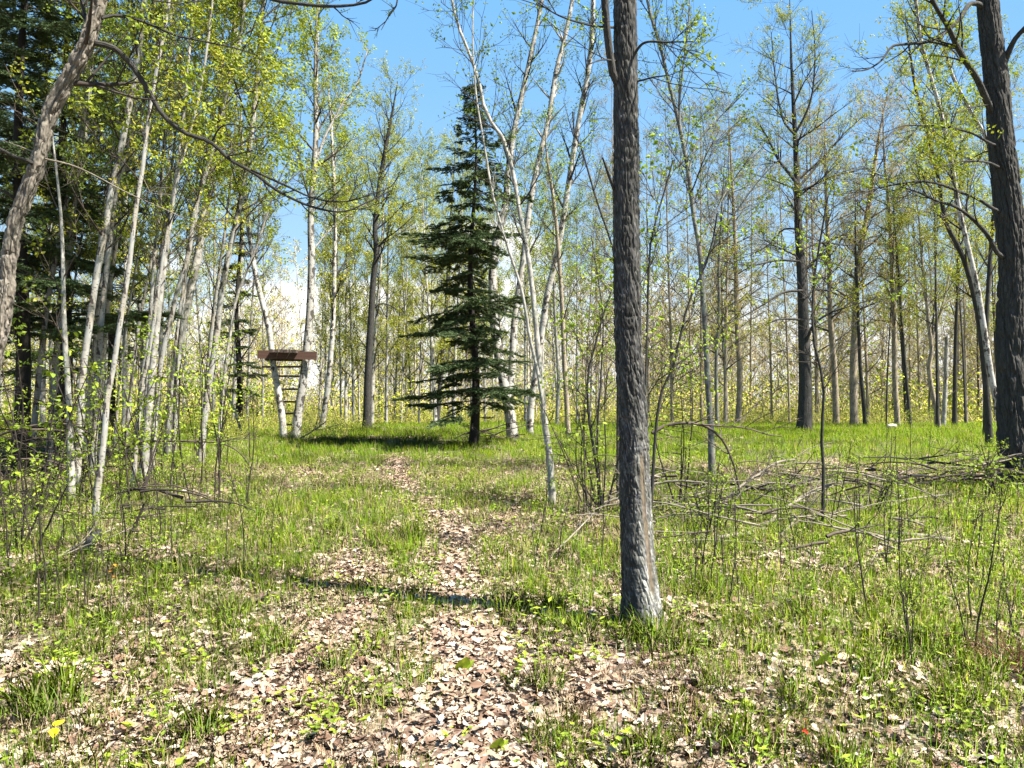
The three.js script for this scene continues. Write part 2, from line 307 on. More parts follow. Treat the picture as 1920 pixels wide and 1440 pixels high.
// ================================================================== THE SETTING
const TL = makeTex(512, 512, (u, v) => {
  const a = fbm(u * 26, v * 26, 3, 26, 26, 1), b = vn(u * 60, v * 60, 60, 60, 8), c = fbm(u * 5, v * 5, 4, 5, 5, 3), k = ss(0.42, 0.62, a);
  const t = mix(0.10, 0.27, k) * (0.65 + 0.6 * b) * (0.8 + 0.4 * c);
  return [t, t * mix(0.62, 0.80, k), t * mix(0.42, 0.62, k), 0.5 * a + 0.4 * b];
});
const wheelPath = [[905, 1500], [890, 1340], [880, 1200], [872, 1090], [850, 1010], [790, 940], [745, 880], [738, 850]].map(([x, y]) => onGround(x, y));
const sidePath = [[520, 1400], [600, 1240], [640, 1130], [668, 1050], [676, 1010]].map(([x, y]) => onGround(x, y));
function distTo(path, x, z) { let m = 1e9; for (let i = 0; i < path.length - 1; i++) { const a = path[i], b = path[i + 1], dx = b.x - a.x, dz = b.z - a.z, t = cl(((x - a.x) * dx + (z - a.z) * dz) / (dx * dx + dz * dz)); m = Math.min(m, Math.hypot(x - a.x - dx * t, z - a.z - dz * t)); } return m; }
// how grassy the ground is, 0..1
function grassy(x, z) {
  const d = -z, n = fbm(x * 0.75 + 5, z * 0.75 + 31, 4), f = fbm(x * 2.6 + 1, z * 2.6 + 77, 3);
  let g = mix(0.60, 0.74, ss(3.6, 5.4, d)); g = mix(g, 0.54, ss(9.5, 11.5, d)); g = mix(g, 1.0, ss(12.6, 15.0, d));
  if (x > 0.8) g += 0.13 * ss(1, 3, x) * (1 - ss(9, 12, d));
  const lush = Math.exp(-(((x + 1.55) / 0.95) ** 2) - ((d - 8.2) / 1.9) ** 2) * 0.5; g += lush;
  g += (n - 0.5) * 1.1 + (f - 0.5) * 0.7;
  const w = distTo(wheelPath, x, z), w2 = distTo(sidePath, x, z);
  g -= 0.62 * (1 - ss(0.02, 0.34, w)) * (0.4 + 0.9 * f) + 0.36 * (1 - ss(0.05, 0.42, w2));
  if (d > 26) g -= ss(26, 30, d) * 0.5;
  return cl(g);
}
{
  const xs = [], zs = []; for (let x = -14; x <= 14.01; x += 0.25) xs.push(x); for (let k = 1; k < 22; k++) { xs.push(14 * Math.pow(1.22, k)); xs.unshift(-14 * Math.pow(1.22, k)); }
  for (let z = 2; z >= -30.01; z -= 0.2) zs.push(z); for (let k = 1; k < 24; k++) { zs.push(-30 - 3 * (Math.pow(1.28, k) - 1)); zs.unshift(2 + 2 * (Math.pow(1.3, k) - 1)); }
  const A = new Acc(true);
  for (const z of zs) for (const x of xs) {
    const far = ss(30, 60, Math.hypot(x, z)), g = far > 0.99 ? 0.5 : grassy(x, z), e = 0.1, nx = H(x - e, z) - H(x + e, z), nz = H(x, z - e) - H(x, z + e), n = V(nx, 2 * e, nz).normalize(), k = ss(0.35, 0.9, g) * 0.75;
    A.vert(x, H(x, z), z, n.x, n.y, n.z, x / 1.4, z / 1.4, [mix(1.0, 0.42, k), mix(1.0, 0.66, k), mix(1.0, 0.30, k)]);
  }
  const w = xs.length; for (let j = 0; j < zs.length - 1; j++) for (let i = 0; i < w - 1; i++) { const a = j * w + i; A.tri(a, a + 1, a + w); A.tri(a + 1, a + w + 1, a + w); }
  let m = A.build('ground', new THREE.MeshStandardMaterial({ map: TL.map, bumpMap: TL.bump, bumpScale: 0.03, vertexColors: true, roughness: 1 }), scene);
  // winding order: make faces point up
  tag(m, 'woodland floor of dry leaves and soil rising gently to the clearing', null, null, 'structure');
}
{ // the trodden path through the grass
  const c = smooth(wheelPath, 70), A = new Acc(true), rng = RNG(5);
  c.forEach((p, i) => {
    const q = c[Math.min(70, i + 1)], o = c[Math.max(0, i - 1)], dx = q.x - o.x, dz = q.z - o.z, l = Math.hypot(dx, dz), sx = dz / l, sz = -dx / l, hw = mix(0.09, 0.05, i / 70) * (0.8 + 0.4 * vn(i * 0.4, 3));
    for (const s of [-1, -0.33, 0.33, 1]) { const x = p.x + sx * s * hw, z = p.z + sz * s * hw, t = 0.75 + 0.3 * vn(i * 0.9, s * 3); A.vert(x, H(x, z) + (Math.abs(s) === 1 ? -0.01 : 0.004), z, 0, 1, 0, x / 1.1, z / 1.1, [t, t * 0.88, t * 0.8]); }
  });
  for (let i = 0; i < 70; i++) for (let s = 0; s < 3; s++) { const a = i * 4 + s; A.tri(a, a + 4, a + 1); A.tri(a + 1, a + 4, a + 5); }
  tag(A.build('path', new THREE.MeshStandardMaterial({ map: TL.map, bumpMap: TL.bump, bumpScale: 0.03, vertexColors: true, roughness: 1, side: THREE.DoubleSide }), scene), 'narrow trodden path of brown leaves winding to the spruce', null, null, 'structure');
}

// ------------------------------------------------------------------ dry leaves on the ground
function litterPatch(seed, n, rad) {
  const rng = RNG(seed), A = new Acc(true), pal = [[0.27, 0.22, 0.17], [0.31, 0.26, 0.21], [0.21, 0.16, 0.115], [0.15, 0.10, 0.07], [0.28, 0.23, 0.185], [0.36, 0.31, 0.25], [0.11, 0.068, 0.045], [0.24, 0.19, 0.13], [0.20, 0.15, 0.105]];
  for (let i = 0; i < n; i++) {
    const r = rad * Math.sqrt(rng()), a = rng() * 6.283, c0 = pal[rng.int(pal.length)], k = rng.in(1.0, 1.5), col = c0.map((x) => x * k), L = 0.022 + 0.062 * Math.pow(rng(), 1.6), W = L * rng.in(0.4, 0.62), y0 = rng.in(0.003, 0.035);
    const yaw = rng() * 6.283, e = new THREE.Euler(rng.sym(0.75), yaw, rng.sym(0.75)), m = new THREE.Matrix4().compose(V(Math.cos(a) * r, y0, Math.sin(a) * r), new THREE.Quaternion().setFromEuler(e), V(1, 1, 1));
    const curl = rng.in(-0.3, 0.5), cup = rng.in(0, 0.5), lob = rng() < 0.6, st = lob ? [0, 0.22, 0.34, 0.5, 0.62, 0.8, 1] : [0, 0.2, 0.5, 0.75, 1], wd = lob ? [0.08, 0.75, 0.42, 1, 0.55, 0.85, 0.05] : [0.05, 0.7, 1, 0.7, 0.03];
    const P = (t, s, w) => V(s * w * W / 2, curl * L * (t - 0.5) * (t - 0.5) * 2 + cup * Math.abs(s) * w * W * 0.4, (t - 0.5) * L).applyMatrix4(m);
    for (let q = 0; q < st.length - 1; q++) for (const s of [-1, 1]) {
      const a0 = P(st[q], 0, 0), a1 = P(st[q + 1], 0, 0), b0 = P(st[q], s, wd[q]), b1 = P(st[q + 1], s, wd[q + 1]);
      A.flat(a0, b0, a1, col); A.flat(b0, b1, a1, col);
    }
  }
  return A.geo();
}
function scatter(name, geos, mat, spots, label, category) {      // one uncountable layer per variant of the same stuff
  const root = new THREE.Group(); root.name = name; tag(root, label, null, null, 'stuff'); scene.add(root);
  geos.forEach((g, k) => {
    const list = spots.filter((_, i) => i % geos.length === k); if (!list.length) return;
    const im = new THREE.InstancedMesh(g, mat, list.length);
    list.forEach((s, i) => { im.setMatrixAt(i, s.m); im.setColorAt(i, s.c); });
    im.name = name + '_layer'; im.userData.kind = 'stuff'; root.add(im);
  });
}
const spot = (x, z, s, sy, yaw, c, lift = 0) => { const e = 0.12, n = V(H(x - e, z) - H(x + e, z), 2 * e, H(x, z - e) - H(x, z + e)).normalize(); _q.setFromUnitVectors(Y, n).multiply(new THREE.Quaternion().setFromAxisAngle(Y, yaw)); return { m: new THREE.Matrix4().compose(V(x, H(x, z) + lift, z), _q.clone(), V(s, sy, s)), c }; };
{
  const rng = RNG(77), spots = [];
  const put = (d0, d1, per) => { const area = 0.72 * (d1 * d1 - d0 * d0), n = Math.round(area * per); for (let i = 0; i < n; i++) { const d = Math.sqrt(rng.in(d0 * d0, d1 * d1)), x = rng.sym(0.72) * d, g = grassy(x, -d); if (rng() < mix(1, 0.45, g)) { const b = rng.in(0.75, 1.15); spots.push(spot(x, -d, rng.in(0.8, 1.2), 1, rng() * 6.283, new THREE.Color().setRGB(b, b * rng.in(0.95, 1.02), b * rng.in(0.9, 1.05)))); } } };
  put(2.6, 7, 26); put(7, 13, 12); put(13, 20, 3.2); put(20, 30, 1.2);
  for (const p of [wheelPath, sidePath]) { const c = smooth(p, 60); for (let i = 0; i < 230; i++) { const q = c[rng.int(60)]; const b = p === wheelPath ? rng.in(0.6, 0.95) : rng.in(0.7, 1.0); spots.push(spot(q.x + rng.sym(0.15), q.z + rng.sym(0.15), rng.in(0.6, 0.9), 0.8, rng() * 6.283, new THREE.Color().setRGB(b, b * 0.95, b * 0.9))); } }
  scatter('leaf_litter', [1, 2, 3, 4, 5, 6].map((s) => litterPatch(s * 31, 64, 0.28)), M.litter, spots, 'dry tan oak leaves scattered over the woodland floor');
}
// ------------------------------------------------------------------ grass
function tuft(seed, n, h, rad, wid, pal, lean) {
  const rng = RNG(seed), A = new Acc(true);
  for (let i = 0; i < n; i++) {
    const a = rng() * 6.283, r = rad * Math.sqrt(rng()), L = h * rng.in(0.45, 1.1), out = rng.in(0.1, 1) * lean, ya = a + rng.sym(1.2), c = pal[rng.int(pal.length)], k = rng.in(0.75, 1.25), col = c.map((v) => v * k), sd = V(-Math.sin(ya + rng.sym(1)), 0, Math.cos(ya)).normalize();
    const P = (t) => V(Math.cos(a) * r + Math.cos(ya) * out * L * t * t, L * (t - 0.25 * out * t * t * 1.4), Math.sin(a) * r + Math.sin(ya) * out * L * t * t), w = wid * rng.in(0.7, 1.2), st = [0, 0.4, 0.75, 1], ww = [0.8, 1, 0.6, 0.05];
    for (let q = 0; q < 3; q++) {
      const p0 = P(st[q]), p1 = P(st[q + 1]), l0 = p0.clone().addScaledVector(sd, w * ww[q]), r0 = p0.clone().addScaledVector(sd, -w * ww[q]), l1 = p1.clone().addScaledVector(sd, w * ww[q + 1]), r1 = p1.clone().addScaledVector(sd, -w * ww[q + 1]);
      A.blade(l0, r0, l1, col); if (q < 2) A.blade(r0, r1, l1, col);
    }
  }
  return A.geo();
}
const GP = [[0.145, 0.27, 0.010], [0.19, 0.31, 0.012], [0.11, 0.23, 0.010], [0.235, 0.34, 0.020]], DP = [[0.40, 0.34, 0.20], [0.34, 0.28, 0.16], [0.46, 0.40, 0.26]];
{
  const rng = RNG(123), spots = [], dry = [], tall = [];
  const put = (d0, d1, per, s) => { const n = Math.round(0.74 * (d1 * d1 - d0 * d0) * per); for (let i = 0; i < n; i++) { const d = Math.sqrt(rng.in(d0 * d0, d1 * d1)), x = rng.sym(0.74) * d, g = grassy(x, -d); if (rng() < ss(0.12, 0.85, g)) { const b = rng.in(0.8, 1.2), yl = rng.in(0.85, 1.25); spots.push(spot(x, -d, s * rng.in(0.75, 1.25), s * rng.in(0.7, 1.3) * mix(0.7, 1.15, g), rng() * 6.283, new THREE.Color().setRGB(b * yl, b, b))); } } };
  put(2.6, 6, 84, 0.8); put(6, 10, 56, 0.95); put(10, 14, 46, 0.95); put(14, 21, 50, 0.9); put(21, 30, 30, 0.95);
  scatter('grass', [1, 2, 3, 4, 5].map((s) => tuft(s * 17, 22, 0.17, 0.115, 0.0023, [...GP, ...GP, ...GP, DP[0], DP[2]], 0.85)), M.grass, spots, 'fresh green spring grass growing through the leaves');
  for (let i = 0; i < 5200; i++) { const d = Math.sqrt(rng.in(8, 170)), x = rng.sym(0.7) * d; if (distTo(wheelPath, x, -d) < 0.3) continue; const b = rng.in(0.8, 1.1); dry.push(spot(x, -d, rng.in(0.5, 1.2), rng.in(0.35, 0.95), rng() * 6.283, new THREE.Color().setRGB(b, b, b))); }
  scatter('dry_grass', [1, 2, 3].map((s) => tuft(s * 57, 34, 0.17, 0.09, 0.0016, DP, 1.6)), M.litter, dry, 'matted pale dead grass between the green tufts');
  // the thick tufts that stand out near the camera
  const big = [[75, 1330, 1.5], [105, 1320, 1.6], [345, 1390, 1.3], [1225, 1205, 1.5], [1255, 1215, 1.3], [1195, 1205, 1.2], [530, 1225, 1.3], [760, 1010, 1.4], [720, 1025, 1.3], [1000, 1300, 1.1], [1320, 1120, 1.4], [1510, 1160, 1.3], [1740, 1220, 1.3], [1430, 1420, 1.3], [1560, 1430, 1.2], [1090, 1195, 1.2], [150, 1240, 1.1], [180, 1180, 1.2], [300, 1110, 1.2], [970, 1150, 1.2], [1010, 1145, 1.2], [1480, 1330, 1.2], [1640, 1270, 1.1], [1700, 1130, 1.2], [1790, 1330, 1.2], [1020, 1420, 1.0], [640, 1250, 1.1], [430, 1160, 1.2], [1350, 1300, 1.0], [1250, 1400, 1.0], [1850, 1270, 1.2]];
  for (const [x, y, s] of big) { const p = onGround(x, y); for (let k = 0; k < 3; k++) { const b = rng.in(0.8, 1.1); tall.push(spot(p.x + rng.sym(0.1), p.z + rng.sym(0.1), s * 0.9, s * rng.in(0.5, 1.0), rng() * 6.283, new THREE.Color().setRGB(b * 0.8, b * 0.78, b * 0.8))); } }
  scatter('grass_tussock', [1, 2, 3].map((s) => tuft(s * 91, 46, 0.2, 0.07, 0.0026, [...GP, ...GP, DP[0], DP[1]], 0.95)), M.grass, tall, 'thick green tussocks standing up from the leaf litter');
  // small broad-leaved herbs
  const herbs = []; const HG = [1, 2, 3].map((s) => { const r = RNG(s * 333), A = new Acc(true); for (let i = 0; i < 9; i++) { const a = r() * 6.283, q = r.in(0, 0.07), d = V(Math.cos(a), r.in(-0.1, 0.5), Math.sin(a)).normalize(), c = PAL.fresh[r.int(3)]; leafInto(A, V(Math.cos(a) * q, r.in(0.03, 0.12), Math.sin(a) * q), d, V(0, 1, 0).addScaledVector(d, -d.y).normalize(), r.in(0.025, 0.05), r.in(0.015, 0.03), c); } return A.geo(); });
  for (let i = 0; i < 1500; i++) { const d = Math.sqrt(rng.in(7, 180)), x = rng.sym(0.72) * d; if (distTo(wheelPath, x, -d) < 0.25 && rng() < 0.85) continue; const b = rng.in(0.7, 1.2); herbs.push(spot(x, -d, rng.in(0.7, 1.4), rng.in(0.7, 1.6), rng() * 6.283, new THREE.Color().setRGB(b, b, b))); }
  scatter('ground_cover', HG, M.leaf, herbs, 'small round-leaved seedlings sprouting through the leaf litter');
}

// ================================================================== THE TREES
// ------------------------------------------------------------------ the near trunk right of the middle, bark modelled in relief
{
  const d = depthAt(1203, 1178), rng = RNG(9);
  const px = [[1205, 1190, 84], [1203, 1150, 73], [1197, 1060, 63], [1192, 960, 59], [1190, 880, 56], [1187, 780, 55], [1178, 647, 51], [1175, 480, 51], [1174, 240, 47], [1172, 0, 43], [1171, -300, 38], [1172, -900, 26], [1178, -1700, 12]];
  const w = px.map(([x, y]) => at(x, y, d)), base = ground(w[0].x, w[0].z); w[0].y = base.y - 0.06;
  const root = thing('oak_tree', 'dark thick near trunk with deep furrows and a bare pale scar low down', 'tree', base);
  const n = 760, curve = new THREE.CatmullRomCurve3(w, false, 'centripetal'), raw = curve.getPoints(n), pts = [], rr = [];
  raw.forEach((p, i) => { pts.push(p); const f = i / n * (px.length - 1), k = Math.min(px.length - 2, Math.floor(f)); rr.push(mix(px[k][2], px[k + 1][2], f - k) * d / F / 2); });
  const cum = [0]; for (let i = 1; i <= n; i++) cum.push(cum[i - 1] + pts[i].distanceTo(pts[i - 1]));
  // theta: 0 faces the camera (+z); find where the right side lies
  const sideAngle = (th) => Math.atan2(-Math.sin(th), Math.cos(th));
  const scar = (th, s) => { let a = th > Math.PI ? th - 2 * Math.PI : th; const c = mix(RIGHT * 0.62, RIGHT * 0.40, ss(0.35, 1.1, s)); return Math.exp(-(((a - c) / 0.26) ** 2)) * ss(0.12, 0.4, s) * (1 - ss(1.05, 1.35, s)); };
  const RIGHT = 1;                     // sign fixed below by the frame (N = +z, B = T x N = +x)
  const bark = (th, s) => {
    const R = 0.135, u = th * R, wv = fbm(Math.cos(th) * 1.1 + 4, s * 2.2 + Math.sin(th) * 1.1, 3) * 0.06;
    const U = (u + wv) / 0.85 * 26, per = 26, uu = ((U % per) + per) % per;
    const a = 1 - Math.abs(2 * vn(uu, s * 14, per, 0, 3) - 1), b = 1 - Math.abs(2 * vn(uu * 2, s * 40, per * 2, 0, 5) - 1), c = vn(uu * 3, s * 60, per * 3, 0, 7);
    return 0.5 * ss(0.55, 0.95, a) + 0.25 * ss(0.6, 0.95, b) + 0.25 * (1 - c);         // 0 ridge, 1 crack
  };
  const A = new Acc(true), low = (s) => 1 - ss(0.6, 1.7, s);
  const P = new Array(n + 1);
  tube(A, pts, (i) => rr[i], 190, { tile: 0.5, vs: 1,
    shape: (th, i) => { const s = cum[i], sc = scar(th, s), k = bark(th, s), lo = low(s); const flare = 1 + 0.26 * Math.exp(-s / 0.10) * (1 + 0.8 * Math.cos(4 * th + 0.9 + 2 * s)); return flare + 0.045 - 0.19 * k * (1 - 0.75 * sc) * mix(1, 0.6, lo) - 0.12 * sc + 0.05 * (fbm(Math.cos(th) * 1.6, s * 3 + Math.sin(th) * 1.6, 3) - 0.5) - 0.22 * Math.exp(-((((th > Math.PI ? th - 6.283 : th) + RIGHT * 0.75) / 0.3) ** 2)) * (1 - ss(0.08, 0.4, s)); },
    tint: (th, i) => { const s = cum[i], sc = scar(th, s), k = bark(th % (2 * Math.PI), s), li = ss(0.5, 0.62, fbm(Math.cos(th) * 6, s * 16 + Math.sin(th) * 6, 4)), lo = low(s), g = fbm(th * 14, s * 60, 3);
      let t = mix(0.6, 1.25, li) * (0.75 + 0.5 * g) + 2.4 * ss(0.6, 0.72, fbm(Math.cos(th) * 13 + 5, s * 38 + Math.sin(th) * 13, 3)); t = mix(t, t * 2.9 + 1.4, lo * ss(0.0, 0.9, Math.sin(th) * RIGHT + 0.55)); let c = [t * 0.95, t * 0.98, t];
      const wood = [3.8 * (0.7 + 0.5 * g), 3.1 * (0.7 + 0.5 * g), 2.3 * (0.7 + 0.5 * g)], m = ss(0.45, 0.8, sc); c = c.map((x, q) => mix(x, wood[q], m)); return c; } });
  const g = A.geo(base); g.computeVertexNormals();
  // weld the normals along the seam
  { const nn = g.attributes.normal, st = 191; for (let i = 0; i <= n; i++) { const a = i * st, b = a + 190, v = V(nn.getX(a) + nn.getX(b), nn.getY(a) + nn.getY(b), nn.getZ(a) + nn.getZ(b)).normalize(); nn.setXYZ(a, v.x, v.y, v.z); nn.setXYZ(b, v.x, v.y, v.z); } }
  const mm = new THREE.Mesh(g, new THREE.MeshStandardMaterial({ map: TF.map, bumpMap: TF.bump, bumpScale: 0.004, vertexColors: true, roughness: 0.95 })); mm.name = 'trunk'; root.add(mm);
  const S = [];
  const limb = (pl, w0, w1, dz, n2, o = {}) => { const lp = pl.map(([x, y], i) => at(x, y, d + dz * i / (pl.length - 1))), q = smooth(lp, 24), B = new Acc(), a = w0 * d / F / 2, b = w1 * d / F / 2; tube(B, q, (i) => mix(a, b, i / 24), 9, { tile: 0.4, shape: (th, i) => 1 + 0.18 * (vn(th * 2, i * 0.8) - 0.5) }); shoots(B, S, q, a, b, { n2, n3: 4, len2: 0.55, len3: 0.2, leafy: 0.5, from2: 0.35, ...o }, rng); B.build('limb', M.oak, root, base); };
  limb([[1166, 175], [1152, 150], [1143, 100], [1136, 40], [1132, -40], [1120, -200], [1090, -500], [1040, -900]], 15, 8, -0.3, 10, { from2: 0.6 });
  limb([[1180, 120], [1205, 82], [1250, 79], [1300, 78]], 6, 2, -0.3, 4); limb([[1160, 52], [1110, 48], [1050, 30], [1000, 0]], 5, 2, -0.5, 5);
  limb([[1160, 115], [1130, 112], [1105, 120]], 4, 2, -0.4, 2); limb([[1185, 155], [1225, 145], [1245, 142]], 4, 2, -0.3, 2);
  limb([[1155, 365], [1140, 325], [1130, 296]], 7, 3, -0.2, 0);
  for (let k = 0; k < 9; k++) { const y = -300 - k * 150, s = k % 2 ? 1 : -1; limb([[1172, y], [1172 + s * 120, y - 120], [1172 + s * rng.in(260, 420), y - rng.in(150, 320)]], 12 - k, 3, rng.sym(1.6), 12, { len2: 0.9, len3: 0.3 }); }
  foliage(root, S, 'fresh', base, rng);
}
// ------------------------------------------------------------------ left: shaggy leaning tree with the long sweeping limb
tree({ name: 'leaning_tree', label: 'shaggy brown leaning tree in the left foreground with a long sweeping limb', kind: 'oak', mat: 'shag', limbMat: 'oak', d: 5.2, dz: 0.0, wob: 0.16, sides: 84, relief: { n: 420, per: 11, fy: 11, k: 0.38 }, nb: 6, t0: 0.75, blen: 1.2, leafy: 0.5,
  pts: [[-95, 1110], [-45, 850], [-5, 650], [12, 560], [18, 480], [28, 420], [56, 345], [76, 285], [92, 215], [126, 150], [164, 78], [188, 0], [225, -150]], w: [36, 27], top: 4.6, leaf: 'fresh',
  limbs: [
    { pts: [[178, 80], [214, 90], [245, 120], [276, 166], [306, 216], [345, 248], [395, 267], [430, 298], [480, 327], [513, 353], [580, 386], [642, 397], [687, 380], [733, 357]], w: [15, 4], dz: 0.8, n2: 12, from: 0.45, o: { len2: 0.35, len3: 0.12, leafy: 0.7 } },
    { pts: [[470, 318], [505, 334], [540, 350], [590, 372], [648, 378], [697, 363], [733, 350], [750, 322]], w: [6, 3], dz: 0.3, n2: 6, o: { len2: 0.3, len3: 0.1 } },
    { pts: [[398, 264], [412, 240], [430, 233], [460, 240], [490, 262]], w: [5, 2], dz: -0.1, n2: 3, o: { len2: 0.2, len3: 0.1 } },
    { pts: [[190, 34], [214, 29], [245, 33], [282, 46], [330, 66], [380, 77], [440, 90], [484, 104]], w: [9, 3], dz: 0.5, n2: 8, o: { len2: 0.3, len3: 0.12 } },
    { pts: [[72, 312], [48, 300], [28, 294], [0, 279], [-60, 250]], w: [11, 5], dz: -0.4, n2: 2, o: { len2: 0.2 } },
    { pts: [[26, 372], [10, 360], [-20, 348]], w: [9, 5], dz: -0.2, n2: 0 },
    { pts: [[84, 298], [130, 308], [172, 326], [240, 362], [330, 402], [420, 450], [484, 482]], w: [4, 1.6], dz: 0.3, n2: 3, mat: 'deadwood', o: { len2: 0.2, leafy: 0 } },
    { pts: [[62, 284], [30, 272], [-10, 258]], w: [3, 2], dz: 0.1, n2: 0, mat: 'deadwood' },
    { pts: [[235, -190], [360, -90], [450, -30], [515, 0], [560, 7], [622, 12], [682, 6], [705, -6], [760, -60]], w: [16, 5], dz: -0.3, n2: 4, from: 0.75, o: { len2: 0.3, len3: 0.12 } },
    { pts: [[745, -30], [743, 10], [728, 32], [715, 56]], w: [5, 2], dz: -0.2, n2: 3, o: { len2: 0.15, len3: 0.08 } },
  ] });
// ------------------------------------------------------------------ right: big dark oak cut by the frame
tree({ name: 'oak_tree', label: 'big dark oak at the right edge with arching bare limbs', kind: 'oak', wob: 0.05, sides: 150, relief: { n: 420, per: 30, fy: 4, k: 0.2 }, nb: 8, t0: 0.66, blen: 2.4, leafy: 0.5, dz: 0, leaf: 'yellow',
  pts: [[1907, 918], [1902, 780], [1898, 647], [1898, 480], [1888, 367], [1878, 267], [1870, 167], [1860, 83], [1852, 0], [1846, -200]], w: [64, 34], top: 11.5, flare: 0.25,
  limbs: [
    { pts: [[1862, 215], [1848, 185], [1833, 150], [1807, 110], [1790, 78], [1777, 50], [1750, 4], [1720, -80]], w: [17, 9], dz: -1.0, n2: 12, o: { len2: 0.8 } },
    { pts: [[1850, 22], [1835, 8], [1818, 8], [1800, 34], [1773, 60], [1740, 78], [1707, 82], [1673, 87], [1653, 113], [1627, 130], [1598, 134]], w: [13, 3], dz: -0.8, n2: 14, o: { len2: 0.6, leafy: 0.3 } },
    { pts: [[1740, 78], [1770, 84], [1790, 98], [1803, 120]], w: [6, 3], dz: -0.2, n2: 3, o: { len2: 0.4 } },
    { pts: [[1882, 122], [1892, 95], [1904, 72], [1922, 52], [1980, -10]], w: [15, 8], dz: -0.4, n2: 8 },
    { pts: [[1890, 480], [1873, 478], [1853, 443], [1823, 410], [1790, 387], [1757, 377], [1723, 361], [1695, 352]], w: [12, 4], dz: -0.8, n2: 14, o: { len2: 0.8, leafy: 0.3 } },
    { pts: [[1880, 398], [1863, 392], [1833, 373], [1800, 360], [1767, 347], [1730, 340], [1673, 347], [1623, 360], [1573, 384]], w: [9, 2], dz: -1.0, n2: 16, o: { len2: 0.8, leafy: 0.3 } },
    { pts: [[1876, 276], [1853, 267], [1823, 250], [1773, 238], [1723, 235], [1690, 237], [1647, 254]], w: [7, 2], dz: -1.2, n2: 14, o: { len2: 0.8, leafy: 0.4 } },
    { pts: [[1878, 316], [1850, 304], [1800, 303], [1757, 316]], w: [6, 2], dz: -1.5, n2: 8, o: { len2: 0.6 } },
    { pts: [[1880, 284], [1850, 284], [1830, 293], [1800, 310]], w: [5, 2], dz: 0.8, n2: 5, o: { len2: 0.5 } },
    { pts: [[1870, 195], [1830, 200], [1790, 213], [1760, 213]], w: [4, 1.5], dz: -0.9, n2: 8, o: { len2: 0.6 } },
  ] });
// ------------------------------------------------------------------ the spruce and the dark firs at the left
const BOUGH = [];
function boughGeo(seed, gap, dead = false) {
  const rng = RNG(seed), W = new Acc(), N = new Acc(true), main = grow(V(0, 0, 0), V(1, -0.12, 0), 1, 8, 0.14, 0.03, rng);
  tube(W, main, (i) => mix(0.011, 0.003, i / 8), 5);
  const needles = (pts, from) => { const L = pts[0].distanceTo(pts[pts.length - 1]), m = Math.round(L / 0.0085); for (let i = 0; i < m; i++) { const t = mix(from, 1, i / m), { p, d } = along(pts, t); for (let q = 0; q < 4; q++) { const s = perp(d, rng); s.y = Math.abs(s.y) * 0.6 + s.y * 0.2; const nd = d.clone().multiplyScalar(0.75).add(s).normalize(), b = perp(nd, rng).multiplyScalar(0.0036), e = p.clone().addScaledVector(nd, rng.in(0.026, 0.042)), k = rng.in(0.7, 1.3), c = [0.05 * k, 0.088 * k, 0.024 * k]; N.flat(p.clone().add(b), p.clone().sub(b), e, c); } } };
  if (!dead) needles(main, 0.3);
  for (let i = 0; i < 42; i++) {
    const t = rng.in(0.12, 0.97), { p, d } = along(main, t), s = i % 2 ? 1 : -1, l = (0.10 + 0.36 * (1 - t)) * rng.in(0.6, 1.2), dir = d.clone().multiplyScalar(0.65).add(V(0, rng.in(-0.25, 0.1), s)).normalize(), q = grow(p, dir, l, 4, -0.05, 0.08, rng);
    if (rng() < gap) continue;
    tube(W, q, (k) => mix(0.0045, 0.0015, k / 4), 3); if (!dead) needles(q, 0.12);
    for (let j = 0; j < 4; j++) { const e = along(q, rng.in(0.25, 0.95)), s2 = rng() < 0.5 ? 1 : -1, dd = e.d.clone().multiplyScalar(0.7).add(V(s2 * 0.6, rng.in(-0.3, 0.1), 0)).normalize(), q2 = grow(e.p, dd, l * rng.in(0.25, 0.5), 2, 0, 0.08, rng); tube(W, q2, () => 0.0016, 3); if (!dead) needles(q2, 0); }
  }
  return { wood: W.geo(), needle: dead ? null : N.geo() };
}
for (let k = 0; k < 5; k++) BOUGH.push(boughGeo(500 + k, 0.1 + 0.06 * k));
const DEAD = boughGeo(600, 0.45, true);
